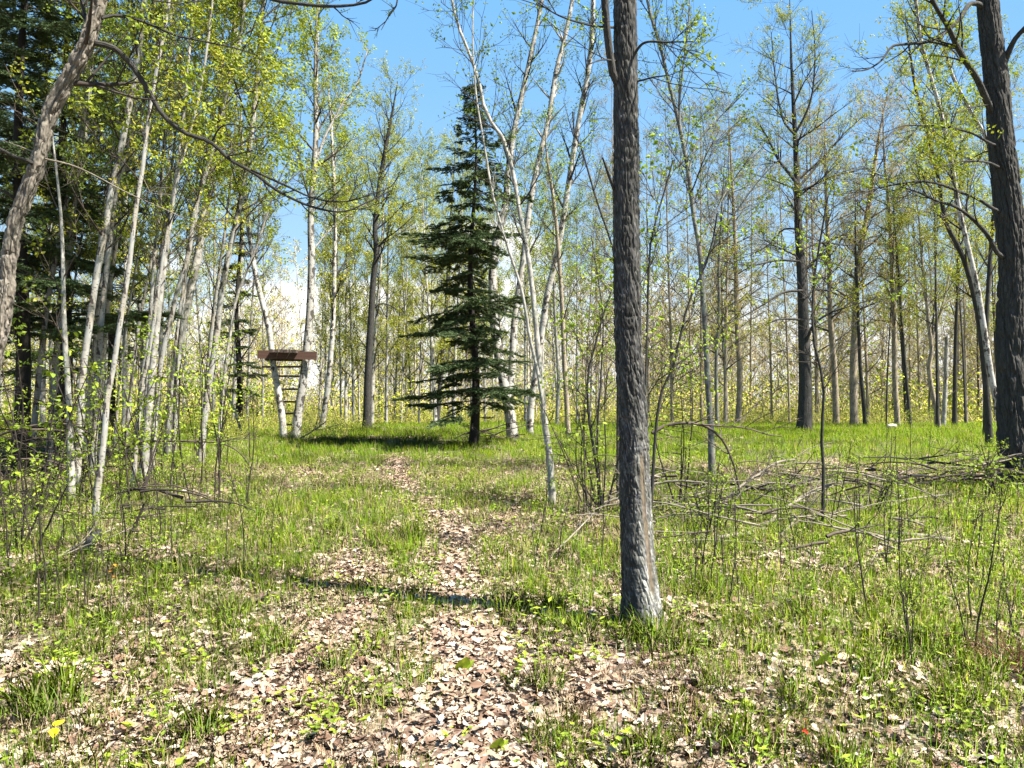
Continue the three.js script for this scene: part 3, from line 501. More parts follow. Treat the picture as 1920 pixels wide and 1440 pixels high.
function conifer(name, label, base, height, rBase, prof, from, seed, whorl, bark, perWhorl = 5, droop = 0.1) {
  const rng = RNG(seed), root = thing(name, label, 'tree', base), A = new Acc(), pts = []; for (let i = 0; i <= 20; i++) pts.push(V(base.x + 0.06 * Math.sin(i * 0.5), base.y - 0.1 + (height + 0.1) * i / 20, base.z));
  tube(A, pts, (i) => mix(rBase, 0.008, Math.pow(i / 20, 0.85)) * (1 + 0.35 * Math.exp(-i * 1.1)), 12); A.build('trunk', bark, root, base);
  let az = rng() * 6;
  for (let y = from; y < height - 0.15; y += whorl * rng.in(0.7, 1.25) * mix(1, 0.6, y / height)) {
    const L = prof(y / height); az += 1.1;
    for (let k = 0; k < perWhorl; k++) {
      const g = BOUGH[rng.int(5)], l = L * rng.in(0.35, 1.3), b = new THREE.Mesh(g.wood, M.twigDark); if (rng() < 0.25) continue;
      b.name = 'bough'; b.position.set(0.06 * Math.sin(y / height * 10), y, 0); b.rotation.set(rng.sym(0.2), az + k * 6.283 / perWhorl + rng.sym(0.3), rng.in(-0.14, 0.2) - droop + 0.5 * Math.max(0, y / height - 0.7) * 1.6, 'YZX'); b.scale.set(l, mix(l, 1, 0.3), mix(l, 0.9, 0.35));
      const nd = new THREE.Mesh(g.needle, M.needle); nd.name = 'needles'; nd.userData.kind = 'stuff'; b.add(nd); root.add(b);
    }
  }
  for (let y = 0.5; y < from; y += 0.13) { const b = new THREE.Mesh(DEAD.wood, M.twigDark), l = rng.in(0.4, 1.1); b.name = 'dead_branch'; b.position.y = y; b.rotation.set(rng.sym(0.6), rng() * 6.283, rng.in(-0.45, 0.1), 'YZX'); b.scale.setScalar(l); root.add(b); }
  return root;
}
const spruceBase = onGround(887, 838), sd = -spruceBase.z, sk = sd / F;
conifer('spruce_tree', 'tall dark green spruce standing alone in the middle of the clearing', spruceBase, 705 * sk, 9 * sk, (t) => { const P = [[0, 0.9], [0.1, 1.4], [0.2, 1.85], [0.36, 1.8], [0.5, 1.5], [0.65, 1.25], [0.78, 0.8], [0.9, 0.42], [1, 0.15]]; let i = 0; while (i < P.length - 2 && t > P[i + 1][0]) i++; return mix(P[i][1], P[i + 1][1], (t - P[i][0]) / (P[i + 1][0] - P[i][0])) * sk / 0.0127; }, 0.95, 31, 0.36, M.firBark, 6, 0.19);
[[-110, 11.5, 11, 1.8, 2.0], [36, 11.5, 11, 1.9, 2.2], [118, 13.8, 12, 2.0, 2.6], [205, 21, 12, 1.9, 2.4], [-20, 19, 13, 2.1, 1.6], [446, 24, 8, 0.9, 1.2]].forEach(([x, dd, h, w, f], i) => {
  const b = groundAt(x, dd);
  conifer('fir_tree', ['dark fir at the far left edge behind the leaning tree', 'dark fir between the leaning tree and the nearest birches', 'dark fir behind the grey wide trunk at left', 'dark fir deep among the left birches', 'tall fir at the back of the left edge', 'thin fir just left of the ladder stand', 'low fir far behind the leaning dead pole'][i], b, h, 0.12, (t) => w * Math.pow(1 - t, 0.7) + 0.15, f, 40 + i, 0.5, M.firBark, 5, 0.12);
});
// ------------------------------------------------------------------ traced birches and greys at the left
const LB = (label, kind, pts, w, o = {}) => tree({ name: kind === 'grey' ? 'grey_tree' : kind === 'pine' ? 'pine_tree' : 'birch_tree', label, kind, pts, w: w.map((x) => x * (pts[0][0] < 520 ? 0.72 : pts[0][0] > 900 && pts[0][0] < 1010 ? 0.72 : 0.8)), ...o, ...(pts[0][0] < 470 && (o.mat ?? KIND[kind].mat).startsWith('birch') ? { mat: 'birchGrey' } : {}) });
LB('front leaning birch of the left clump with clean pale stem to the ground', 'birch', [[178, 978], [180, 947], [185, 897], [193, 847], [197, 797], [201, 747], [213, 687], [223, 620], [233, 557], [245, 480], [253, 400], [267, 317], [277, 233], [287, 167], [300, 100], [313, 33]], [17, 9], { top: 8.5, mat: 'birch', nb: 16, t0: 0.4, leaf: 'yellow' });
LB('pale birch leaning right behind the front birch, one of a close pair', 'birch', [[142, 900], [150, 790], [155, 700], [167, 613], [174, 563], [187, 480], [196, 440], [210, 350], [225, 290], [240, 210], [252, 150], [262, 90], [270, 0]], [19, 14], { d: 10.6, top: 11 });
LB('spotted birch twin standing tight against the paler leaning one', 'birch', [[172, 880], [184, 700], [190, 600], [203, 480], [217, 367], [240, 283], [263, 133], [285, 30]], [16, 11], { d: 11.6, top: 11, mat: 'birchDark' });
LB('thin grey birch rising from the middle of the left clump', 'birch', [[250, 880], [263, 730], [276, 650], [284, 560], [290, 480], [297, 417], [303, 333], [311, 233], [314, 167], [320, 67]], [12, 8], { d: 11.5, top: 10, mat: 'birchDark' });
LB('slim birch with a white foot beside the split grey base', 'birch', [[247, 912], [253, 857], [259, 797], [267, 720], [277, 673], [287, 613], [297, 540], [306, 480], [320, 400], [337, 317], [360, 233], [377, 160], [392, 60]], [11, 7], { top: 10, leaf: 'yellow', nb: 18 });
LB('pale leaning aspen whose upper stem reaches into yellow leaves', 'leafyBirch', [[282, 880], [290, 800], [298, 707], [308, 647], [320, 600], [334, 540], [353, 480], [364, 400], [388, 317], [407, 250], [424, 183], [443, 110], [458, 10]], [14, 10], { d: 11.8, top: 11 });
LB('thick dark grey trunk leaning right in the left clump', 'grey', [[315, 842], [318, 813], [324, 747], [331, 687], [341, 613], [354, 557], [371, 480], [384, 400], [403, 300], [425, 180], [440, 60]], [25, 17], { top: 12, d: 14.5 });
LB('bright birch with dark foot at the right end of the left clump', 'leafyBirch', [[376, 872], [379, 830], [384, 780], [393, 713], [405, 640], [414, 557], [428, 480], [443, 417], [460, 333], [474, 230], [486, 100], [494, 0]], [18, 11], { top: 11 });
LB('dark slender pole between the bright birch and the ladder stand', 'grey', [[410, 812], [415, 763], [422, 697], [431, 630], [444, 557], [470, 490], [492, 430]], [11, 6], { d: 17.5, top: 7.5, leafy: 0.2 });
LB('wide pale grey trunk behind the left clump', 'grey', [[115, 860], [110, 720], [114, 640], [121, 515], [143, 385], [157, 250], [166, 130], [178, 0]], [28, 20], { d: 14, top: 13, mat: 'birchDark', leafy: 0.3 });
LB('greyish trunk half hidden behind the leaning birch pair', 'grey', [[163, 850], [168, 760], [181, 640], [188, 560], [202, 480], [222, 380]], [20, 15], { d: 13.2, top: 11 });
LB('split weathered grey trunk at the foot of the left clump', 'grey', [[134, 942], [133, 880], [131, 800], [126, 700], [120, 600]], [20, 12], { top: 5, leafy: 0.2, nb: 6 });
LB('grey forked base standing next to the white footed birch', 'grey', [[268, 906], [272, 850], [278, 780], [286, 690], [300, 560], [318, 420], [340, 260]], [22, 9], { top: 8.5, leaf: 'yellow' });
// ------------------------------------------------------------------ ladder-stand birches and the open row behind the clearing
LB('white birch carrying the left end of the ladder stand', 'birch', [[533, 822], [530, 791], [525, 756], [520, 722], [513, 687], [509, 652], [503, 610], [490, 560], [479, 515], [468, 440], [458, 340], [452, 240]], [17, 8], { d: 18, dz: 0, top: 8.5, nb: 14, t0: 0.5, leaf: 'yellow' });
LB('white birch with black scars carrying the right end of the ladder stand', 'leafyBirch', [[553, 822], [559, 774], [565, 739], [570, 704], [574, 669], [577, 635], [580, 600], [583, 540], [584, 480], [583, 400], [590, 300], [593, 233], [592, 167], [594, 60]], [22, 10], { d: 18, dz: 0, top: 13, mat: 'birchDark', nb: 22, t0: 0.42, leaf: 'yellow', leafy: 0.8, limbs: [{ pts: [[588, 320], [604, 270], [622, 232], [647, 187], [668, 160], [690, 90]], w: [8, 4], dz: 0.4, n2: 12 }, { pts: [[586, 470], [620, 430], [650, 405], [690, 380]], w: [5, 2], dz: 0.5, n2: 9 }] });
LB('dark brown straight trunk right of the ladder stand with bare side limbs', 'grey', [[688, 808], [690, 713], [695, 613], [701, 513], [706, 480], [703, 427], [707, 383], [713, 333], [720, 293], [730, 240]], [21, 8], { d: 21.5, top: 10.5, mat: 'oak', twig: 'twigDark', leaf: 'yellow', leafy: 0.9, nb: 26, t0: 0.45, blen: 2.2, limbs: [{ pts: [[699, 580], [712, 570], [730, 572], [756, 590]], w: [5, 2], n2: 4 }, { pts: [[706, 470], [720, 450], [745, 432], [775, 405]], w: [5, 2], n2: 8 }, { pts: [[704, 432], [730, 410], [757, 385], [790, 370]], w: [5, 2], n2: 8 }] });
LB('pale curving birch just right of the ladder stand', 'birch', [[603, 808], [608, 770], [614, 730], [624, 613], [627, 497], [628, 400], [624, 300], [620, 220]], [14, 7], { d: 21, top: 10.5, nb: 24, leaf: 'yellow' });
LB('brown slanting trunk seen under the left boughs of the spruce', 'grey', [[818, 806], [824, 740], [831, 640], [838, 560], [842, 470]], [12, 8], { d: 25, top: 10, mat: 'oak' });
LB('leaning white dead pole left of the ladder stand', 'birch', [[457, 809], [440, 770], [420, 730], [410, 712]], [8, 6], { d: 18.5, nb: 1, t0: 0.9, leafy: 0, blen: 0.3 });
// birch clump right of the spruce
LB('stout double birch beside the spruce, its stem curving left', 'birch', [[963, 832], [958, 790], [948, 735], [934, 660], [924, 575], [927, 470], [947, 390], [953, 322], [965, 240], [985, 150], [1003, 67], [1017, 0]], [30, 10], { d: 17.2, dz: 0.02, top: 11.5, mat: 'birchDark', nb: 16, t0: 0.5,
  limbs: [{ name: 'stem', pts: [[953, 745], [958, 715], [965, 600], [980, 496], [994, 383], [1010, 300], [1027, 233], [1043, 133], [1060, 67], [1073, 0], [1085, -120]], w: [18, 12], dz: 0.8, n2: 26, from: 0.5, mat: 'birchDark', o: { len2: 1.1, leafy: 0.9 } }] });
LB('white birch behind the clump leaning right past the near trunk', 'birch', [[993, 824], [995, 765], [1005, 700], [1017, 613], [1027, 547], [1044, 480], [1060, 383], [1073, 300], [1084, 233], [1103, 133], [1110, 67], [1112, 0]], [19, 12], { d: 18.6, top: 12, nb: 20, t0: 0.45 });
LB('reddish dark trunk between the birch clump and the near trunk', 'grey', [[1066, 823], [1062, 747], [1058, 680], [1055, 597], [1050, 513], [1043, 420], [1036, 360]], [13, 8], { d: 17.8, top: 8, mat: 'pine', leaf: 'fresh', nb: 16 });
LB('thin brown pole beside the reddish trunk', 'grey', [[1044, 806], [1047, 713], [1041, 597], [1038, 500]], [9, 6], { d: 23, top: 8 });
// ------------------------------------------------------------------ right half
LB('slender dark two-stemmed tree right of the near trunk, forking high', 'grey', [[1335, 900], [1333, 813], [1327, 713], [1322, 613], [1315, 513], [1312, 470], [1300, 400], [1290, 317], [1273, 233], [1253, 150], [1237, 83], [1217, 17], [1205, -60]], [17, 6], { top: 9.5, mat: 'greyDark', n2: 8, n3: 5, len2: 0.9, twig: 'twigDark', leaf: 'fresh', leafy: 0.5, nb: 18, t0: 0.4, limbs: [{ pts: [[1274, 236], [1275, 183], [1280, 133], [1290, 50], [1293, 0], [1294, -80]], w: [6, 3], n2: 14 }, { pts: [[1292, 318], [1306, 270], [1340, 230], [1380, 190], [1420, 150]], w: [5, 2], dz: 0.4, n2: 12 }, { pts: [[1318, 500], [1345, 450], [1385, 390], [1430, 330], [1470, 290]], w: [6, 2], dz: -0.3, n2: 14 }, { pts: [[1313, 460], [1350, 380], [1395, 310], [1450, 250]], w: [5, 2], dz: 0.5, n2: 12 }] });
LB('straight grey pole just behind the slender two-stemmed tree', 'grey', [[1345, 800], [1343, 680], [1348, 580], [1348, 500], [1352, 420]], [10, 6], { d: 22, top: 8.5, leaf: 'tan', mat: 'greyDark' });
LB('pinkish tan pine trunk behind the slender two-stemmed tree', 'pine', [[1383, 802], [1387, 700], [1382, 613], [1380, 513], [1376, 400]], [14, 9], { d: 26, top: 11 });
LB('short white birch stem gleaming behind the right lawn', 'birch', [[1362, 800], [1362, 740], [1358, 680], [1354, 600]], [9, 6], { d: 28, top: 7 });
tree({ name: 'oak_tree', label: 'dark spreading oak at the back edge of the right lawn', kind: 'oak', d: 20, pts: [[1507, 802], [1510, 760], [1510, 713], [1507, 613], [1503, 513], [1498, 440], [1495, 367], [1492, 283], [1488, 200], [1484, 120]], w: [28, 5], top: 12.5, nb: 22, t0: 0.35, blen: 2.8, n2: 10, n3: 6, len2: 0.95, len3: 0.34, leaf: 'yellow', leafy: 0.4, flare: 0.35,
  limbs: [{ pts: [[1495, 345], [1482, 328], [1460, 300], [1440, 260], [1425, 235]], w: [9, 4], dz: 0.3, n2: 14 }, { pts: [[1497, 352], [1520, 325], [1540, 300], [1580, 253], [1610, 225]], w: [7, 3], dz: 0.5, n2: 16 }, { pts: [[1498, 360], [1530, 345], [1563, 330], [1610, 320]], w: [6, 2], dz: -0.4, n2: 14 }, { pts: [[1490, 252], [1472, 232], [1462, 200], [1452, 130], [1446, 60]], w: [6, 2], dz: 0.3, n2: 14 }, { pts: [[1492, 248], [1508, 220], [1522, 180], [1528, 100], [1522, 20]], w: [6, 2], dz: -0.3, n2: 14 },
    { pts: [[1500, 490], [1460, 488], [1410, 497], [1350, 490]], w: [6, 2], dz: -0.8, n2: 12 }, { pts: [[1504, 545], [1470, 548], [1430, 572], [1380, 600], [1350, 610]], w: [7, 2], dz: -1.0, n2: 12 }, { pts: [[1505, 600], [1470, 598], [1440, 605], [1400, 630]], w: [6, 2], dz: -1.0, n2: 10 }, { pts: [[1498, 430], [1470, 430], [1440, 460], [1405, 480]], w: [5, 2], dz: 0.6, n2: 10 }, { pts: [[1512, 640], [1525, 610], [1550, 590], [1590, 575], [1640, 560]], w: [8, 2], dz: -0.6, n2: 12 }, { pts: [[1506, 560], [1530, 543], [1565, 550], [1610, 575]], w: [6, 2], dz: 0.4, n2: 10 }, { pts: [[1500, 470], [1540, 455], [1590, 460], [1640, 450]], w: [5, 2], dz: 0.6, n2: 10 }] });
LB('brown trunk with a thin companion right of the spreading oak', 'pine', [[1568, 798], [1565, 697], [1557, 597], [1555, 500], [1550, 400]], [16, 9], { d: 26, top: 11 });
LB('thick reddish trunk, widest in the back row right of the oak', 'pine', [[1602, 799], [1600, 713], [1603, 613], [1607, 513], [1617, 450], [1630, 380]], [19, 12], { d: 25, top: 12 });
LB('dark leaning pole against the thick reddish trunk', 'grey', [[1623, 798], [1618, 740], [1613, 690], [1610, 620], [1606, 520]], [10, 7], { d: 24, mat: 'oak', top: 8 });
LB('dark red trunk behind the white stone on the lawn', 'pine', [[1684, 800], [1678, 713], [1677, 613], [1673, 513], [1668, 400]], [13, 9], { d: 24, top: 11 });
LB('thin dark pole right of the white stone', 'grey', [[1708, 803], [1697, 680], [1690, 597], [1684, 500]], [8, 5], { d: 23, top: 8, mat: 'oak' });
LB('crooked tree with a Y fork behind the right lawn', 'grey', [[1760, 806], [1755, 770], [1745, 720], [1742, 680], [1748, 650], [1742, 620], [1737, 560], [1730, 500]], [13, 6], { d: 22, top: 8, mat: 'pine', limbs: [{ pts: [[1744, 645], [1755, 615], [1765, 580], [1777, 530], [1785, 480]], w: [8, 3], n2: 10 }] });
LB('broken dead snag beside the crooked forked tree', 'grey', [[1768, 798], [1772, 740], [1774, 680], [1775, 632]], [11, 9], { d: 23, nb: 5, t0: 0.3, blen: 0.5, leafy: 0, mat: 'grey' });
LB('clean white birch leaning left beside the big right oak', 'birch', [[1884, 872], [1878, 820], [1873, 780], [1860, 713], [1847, 630], [1834, 547], [1819, 480], [1800, 400], [1783, 300], [1761, 200], [1742, 133], [1728, 83], [1717, 0], [1708, -80]], [15, 7], { top: 10, leaf: 'yellow', nb: 20, t0: 0.4, d: 13.2 });
LB('second pale stem crossing behind the big right oak', 'birch', [[1900, 800], [1888, 560], [1870, 380], [1850, 262], [1815, 200], [1785, 140], [1768, 80]], [12, 7], { d: 16.5, top: 10.5, nb: 14, t0: 0.5, leaf: 'yellow' });
LB('dark curved tree between the white birch and the lawn', 'grey', [[1856, 814], [1850, 740], [1845, 680], [1832, 580], [1805, 480], [1774, 417], [1757, 317], [1734, 233], [1717, 167], [1705, 90]], [17, 5], { d: 15.5, top: 9, mat: 'oak', twig: 'twigDark', leaf: 'yellow', leafy: 0.9, nb: 22 });
LB('dark straight pole behind the white birch at right', 'grey', [[1848, 800], [1850, 600], [1857, 480], [1864, 380]], [13, 8], { d: 18, top: 10, mat: 'oak', leaf: 'yellow', leafy: 1 });
// saplings in the middle distance
const sap = (label, pts, w, o = {}) => tree({ name: 'sapling', label, cat: 'sapling', kind: 'sapling', pts, w, wob: 0.03, flare: 0.15, ...o });
sap('tall grey sapling splitting into two thin stems before the spruce', [[1037, 946], [1031, 863], [1022, 797], [1016, 730], [1008, 647], [997, 530], [990, 480], [975, 400], [960, 317], [940, 253], [913, 217], [897, 150], [880, 100], [857, 43], [846, -10]], [14, 5], { nb: 16, t0: 0.45, leaf: 'green', top: 5.6, limbs: [{ name: 'stem', pts: [[1021, 790], [1010, 707], [993, 630], [979, 547], [961, 490], [945, 440], [925, 370], [906, 260], [893, 180], [886, 60], [889, -20]], w: [9, 4], dz: 0.15, n2: 16, from: 0.35, mat: 'grey', o: { len2: 0.5, leafy: 0.6 } }] });
sap('clump of thin dark stems just left of the near trunk', [[1132, 962], [1118, 870], [1104, 780], [1102, 705], [1118, 640], [1131, 590], [1146, 548]], [7, 3], { mat: 'oak', nb: 9, limbs: [[[1123, 955], [1120, 820], [1127, 700], [1131, 600], [1121, 520], [1108, 440]], [[1138, 958], [1150, 900], [1160, 860], [1165, 800]], [[1120, 958], [1098, 850], [1085, 780], [1070, 720]], [[1130, 958], [1136, 850], [1133, 760], [1141, 690]], [[1127, 960], [1085, 890], [1080, 830], [1088, 770]]].map((pts, i) => ({ name: 'stem', pts, w: [6 - i * 0.5, 2.5], dz: (i - 2) * 0.12, n2: 6, mat: 'oak', o: { len2: 0.4, len3: 0.15 } })) });
sap('wavy dark sapling standing alone on the right lawn', [[1541, 992], [1543, 940], [1544, 880], [1540, 813], [1545, 747], [1540, 697], [1527, 647], [1523, 580], [1528, 513], [1540, 440], [1552, 370]], [7, 3.5], { mat: 'oak', nb: 10, t0: 0.4, leafy: 0.3, blen: 0.6, limbs: [{ pts: [[1542, 705], [1555, 670], [1580, 630], [1620, 590], [1680, 545]], w: [3, 1.5], dz: 0.4, n2: 4, o: { len2: 0.3, leafy: 0.2 } }] });
sap('dark sapling leaning right out from behind the near trunk', [[1215, 800], [1240, 735], [1262, 690], [1280, 610], [1291, 565], [1312, 520], [1330, 480], [1345, 400]], [7, 3], { d: 7.4, mat: 'oak', nb: 8, t0: 0.35, leafy: 0.6, blen: 0.5, limbs: [{ pts: [[1262, 690], [1285, 672], [1320, 655], [1345, 650]], w: [3, 1.5], n2: 3, o: { len2: 0.3 } }] });
sap('thin sapling stems rising close on the right of the near trunk', [[1204, 860], [1215, 560], [1222, 440], [1240, 380], [1262, 300]], [6, 3], { d: 6.6, mat: 'oak', nb: 8, t0: 0.4, leafy: 0.7, blen: 0.45, leaf: 'fresh' });
sap('dark elbowed sapling left of the near trunk at head height', [[1158, 700], [1150, 470], [1130, 410], [1105, 330], [1095, 290], [1078, 255], [1074, 210]], [6, 3], { d: 9.5, mat: 'oak', nb: 7, t0: 0.4, leafy: 0.3, blen: 0.6 });

// ------------------------------------------------------------------ the ladder stand between the two birches
{
  const d = 18, k = d / F, wood = std(makeTex(128, 128, (u, v) => { const g = fbm(u * 3, v * 26, 4, 3, 26, 9), t = 0.04 + 0.055 * g; return [t * 1.2, t * 0.62, t * 0.45, g]; }), 0.002), woodDark = std(makeTex(128, 128, (u, v) => { const g = fbm(u * 3, v * 26, 4, 3, 26, 19), t = 0.03 + 0.05 * g; return [t * 1.1, t * 0.85, t * 0.7, g]; }), 0.002);
  const c = at(540, 665, d), base = V(c.x, H(c.x, -d), -d), root = thing('tree_stand', 'brown wooden hunting stand with plank ladder nailed between two birches', 'tree stand', base);
  const plank = (name, a, b, h, dep, mat, parent = root) => { const L = a.distanceTo(b), g = new THREE.BoxGeometry(L, h, dep), m = new THREE.Mesh(g, mat); m.name = name; m.position.copy(a).add(b).multiplyScalar(0.5).sub(base); m.rotation.z = Math.atan2(b.y - a.y, b.x - a.x); parent.add(m); return m; };
  plank('front_beam', at(483, 664.5, d - 0.16), at(594, 667, d - 0.16), 15 * k, 0.045, wood);
  plank('back_beam', at(492, 664.5, d + 0.2), at(590, 667, d + 0.2), 14 * k, 0.045, woodDark);
  for (let i = 0; i < 6; i++) { const x = 517 + i * 8.6, p = at(x, 659.2 + i * 0.2, d), m = new THREE.Mesh(new THREE.BoxGeometry(0.078, 0.075, 0.62), woodDark); m.name = 'deck_board'; m.position.copy(p).sub(base); m.position.y += 0.002 * (i % 3); m.rotation.y = 0.02 * ((i * 37) % 5 - 2); root.add(m); }
  for (const [x0, x1] of [[523, 517], [545, 537]]) { const A = new Acc(), q = [at(x0, 655, d - 0.32), at(x0 - 2, 661, d - 0.325), at(x1, 673, d - 0.2)]; tube(A, smooth(q, 8), () => 0.006, 6); A.build('rope', M.deadwood, root, base); }
  plank('brace', at(497, 674.5, d + 0.12), at(566, 675.5, d + 0.12), 0.05, 0.04, woodDark);
  [[491, 568, 688], [516, 570, 705], [523, 568, 730], [527, 564, 753], [532, 560, 775.5], [533, 556, 796], [534, 552, 812]].forEach(([x0, x1, y], i) => plank('rung', at(x0, y, d + 0.11), at(x1, y + (i % 2 ? 0.6 : -0.4), d + 0.11), 3.6 * k, 0.035, i % 3 ? woodDark : wood));
}

// ------------------------------------------------------------------ fallen wood
function fallen(name, label, cat, px, w, mat, n2, o = {}) {       // px: [x, y, lift above ground or null = distance given]
  const rng = RNG(++seedNo * 131), d0 = o.d;
  const w3 = px.map(([x, y, h = 0.03]) => { if (d0) return at(x, y, d0 + (o.dz ?? 0) * ((x - px[0][0]) / 100)); const p = onGround(x, y); p.y += h; return p; });
  const base = w3[0].clone(); base.y = H(base.x, base.z); const root = thing(name, label, cat, base, o.group), n = px.length * 4, q = smooth(w3, n), dd = -w3[0].z, a = w[0] * dd / F / 2, b = w[1] * dd / F / 2, A = new Acc();
  tube(A, q, (i) => mix(a, b, i / n), 8, { tile: 0.3, cap: true, shape: (th, i) => 1 + 0.16 * (vn(th * 1.5, i * 0.7 + seedNo) - 0.5) }); A.build('stem', mat, root, base);
  for (let i = 0; i < n2; i++) { const t = rng.in(0.3, 1), e = along(q, t), an = rng.in(0.5, 1.1), dir = e.d.clone().multiplyScalar(Math.cos(an)).addScaledVector(perp(e.d, rng), Math.sin(an)); dir.y = Math.abs(dir.y) * 0.5 + 0.05; dir.normalize(); const l = rng.in(0.25, 0.8) * (o.side ?? 1), B = new Acc(), bp = grow(e.p, dir, l, 5, o.sag ?? -0.1, 0.15, rng), r = Math.max(0.004, mix(a, b, t) * 0.6); tube(B, bp, (k) => mix(r, 0.0025, k / 5), 5); shoots(B, null, bp, r, 0.003, { n2: 3, n3: 2, len2: 0.25 * (o.side ?? 1), len3: 0.12 }, rng); B.build('side_branch', mat, root, base); }
  return root;
}
fallen('fallen_log', 'grey barkless log lying flat on the right lawn grass', 'log', [[1588, 1016], [1640, 1007], [1690, 1009], [1735, 1014], [1784, 1020]], [8, 14], M.deadwood, 1, { side: 0.6 });
fallen('fallen_branch', 'crooked short stick with upright fork below the grey log', 'branch', [[1632, 1060], [1652, 1046], [1688, 1044], [1722, 1048]], [6, 7], M.deadwood, 1, { side: 0.3 });
fallen('fallen_branch', 'long grey branch curving up from the grass toward the wavy sapling', 'branch', [[1345, 1014], [1395, 1008], [1430, 994], [1480, 968, 0.12], [1545, 952, 0.22], [1600, 940, 0.25]], [9, 4], M.deadwood, 5);
fallen('fallen_branch', 'thin pale branch with an elbow under the long grey one', 'branch', [[1462, 1012], [1480, 998, 0.05], [1500, 990, 0.12], [1540, 996, 0.08], [1585, 1010]], [6, 5], M.deadwood, 2, { side: 0.6 });
fallen('fallen_branch', 'white forked dead branch sticking up in the brush right of the near trunk', 'branch', [[1345, 968], [1362, 940], [1385, 915], [1425, 888], [1455, 868], [1490, 862]], [7, 4], M.deadwood, 7, { d: 8.9, dz: 0.35 });
fallen('fallen_branch', 'dark arching limb bowed over the grass right of the near trunk', 'branch', [[1222, 812], [1250, 798], [1285, 793], [1322, 799], [1352, 822], [1372, 862], [1384, 905], [1390, 945]], [7, 3], M.twig, 8, { d: 8.6, dz: 0.1 });
fallen('fallen_branch', 'long thin arched twig reaching right over the lawn', 'branch', [[1290, 794], [1340, 798], [1400, 803], [1440, 815], [1465, 818]], [4, 2], M.twig, 5, { d: 8.6, dz: 0.15 });
fallen('fallen_log', 'dark rotten log lying behind the near trunk to its right', 'log', [[1195, 946], [1260, 952], [1330, 958], [1420, 962]], [14, 9], M.oak, 4);
fallen('fallen_branch', 'dark branch lying across the brush in front of the lawn', 'branch', [[1280, 925, 0.1], [1360, 928, 0.15], [1450, 938, 0.12], [1530, 925, 0.2], [1580, 915, 0.2]], [6, 4], M.twigDark, 6);
fallen('fallen_branch', 'straight pale stick lying before the brush pile', 'branch', [[1590, 962], [1650, 960], [1700, 950, 0.08], [1770, 944, 0.1]], [6, 4], M.deadwood, 2);
fallen('fallen_branch', 'dark bent twig lying in the grass above the grey log', 'branch', [[1640, 995], [1700, 988, 0.08], [1760, 986, 0.08], [1800, 998]], [4, 4], M.twigDark, 2);
fallen('fallen_log', 'dark fallen trunk lying low at the left edge', 'log', [[-40, 858], [60, 850], [150, 848], [250, 846]], [18, 12], M.oak, 5, { d: 13.2 });
fallen('fallen_branch', 'long dead bough arching low in front of the left clump', 'branch', [[225, 842], [262, 829], [300, 827], [367, 828], [417, 832], [447, 847], [474, 882]], [5, 2], M.twig, 6, { d: 10.4, dz: 0.1 });
fallen('fallen_branch', 'pale arched bough at the left edge', 'branch', [[-20, 822], [40, 803], [100, 794], [150, 802], [180, 825]], [5, 3], M.twig, 4, { d: 9.6 });
fallen('fallen_branch', 'grey stick lying on the leaves at the left', 'branch', [[20, 1105], [70, 1078, 0.05], [120, 1050, 0.06], [172, 1026, 0.08], [215, 1010, 0.1]], [7, 4], M.deadwood, 2);
fallen('rotten_stump', 'small dark rotten wood chunk on the leaves at left', 'stump', [[160, 1046], [170, 1034, 0.08], [186, 1018, 0.1]], [22, 14], M.oak, 2, { side: 0.4 });
fallen('fallen_branch', 'dark forked stick rising from the leaves at left', 'branch', [[228, 1040], [240, 1010, 0.15], [258, 975, 0.3], [270, 945, 0.5]], [8, 4], M.twigDark, 3, { d: 7.2, side: 0.6 });
fallen('fallen_branch', 'straight pale twig leaning in the grass left of the near trunk', 'branch', [[1030, 1052], [1075, 1022, 0.1], [1115, 998, 0.2]], [4, 3], M.deadwood, 1, { side: 0.4 });
fallen('fallen_branch', 'thin white twigs fanned at the foot of the curving birch', 'branch', [[562, 822, 0.02], [590, 806, 0.3], [612, 790, 0.5]], [3, 2], M.deadwood, 6, { d: 17.6, side: 1.2 });
function brush(label, px, d, n, spread, h, mats, seed) {
  const rng = RNG(seed), c = groundAt(px, d), root = thing('brush_pile', label, 'brush pile', c);
  for (let i = 0; i < n; i++) { const x = c.x + rng.sym(spread), z = c.z + rng.sym(spread * 0.6), p = V(x, H(x, z) + rng.in(0.01, h), z), a = rng.sym(0.5) + (rng() < 0.5 ? 0 : Math.PI), dir = V(Math.cos(a), rng.in(-0.1, 0.4), Math.sin(a)).normalize(), L = rng.in(0.4, 1.4), q = grow(p, dir, L, 6, -0.5, 0.14, rng); for (const v of q) v.y = Math.max(v.y, H(v.x, v.z) + 0.01); const r = rng.in(0.006, 0.022), A = new Acc(); tube(A, q, (k) => mix(r, 0.004, k / 6), 6, { cap: true }); shoots(A, null, q, r, 0.004, { n2: 3, n3: 2, len2: 0.3, len3: 0.12 }, rng); A.build('stick', mats[rng.int(mats.length)], root, c); }
}
brush('heap of dead sticks at the foot of the big right oak', 1790, 10.2, 46, 1.05, 0.4, [M.deadwood, M.twigDark, M.oak, M.twig], 801);
brush('tangle of dead branches on the grass between near trunk and wavy sapling', 1400, 9.0, 44, 1.5, 0.5, [M.deadwood, M.deadwood, M.twigDark, M.twig], 802);
brush('loose pale sticks lying in the grass around the long grey branch', 1480, 7.4, 24, 1.3, 0.2, [M.deadwood, M.deadwood, M.twig], 806);
brush('low scatter of twigs among the left birch feet', 230, 8.6, 22, 1.0, 0.25, [M.twig, M.twigDark], 803);
brush('tangle of dark dead boughs under the firs at the left edge', 40, 11.2, 30, 1.6, 0.8, [M.twigDark, M.twig], 804);
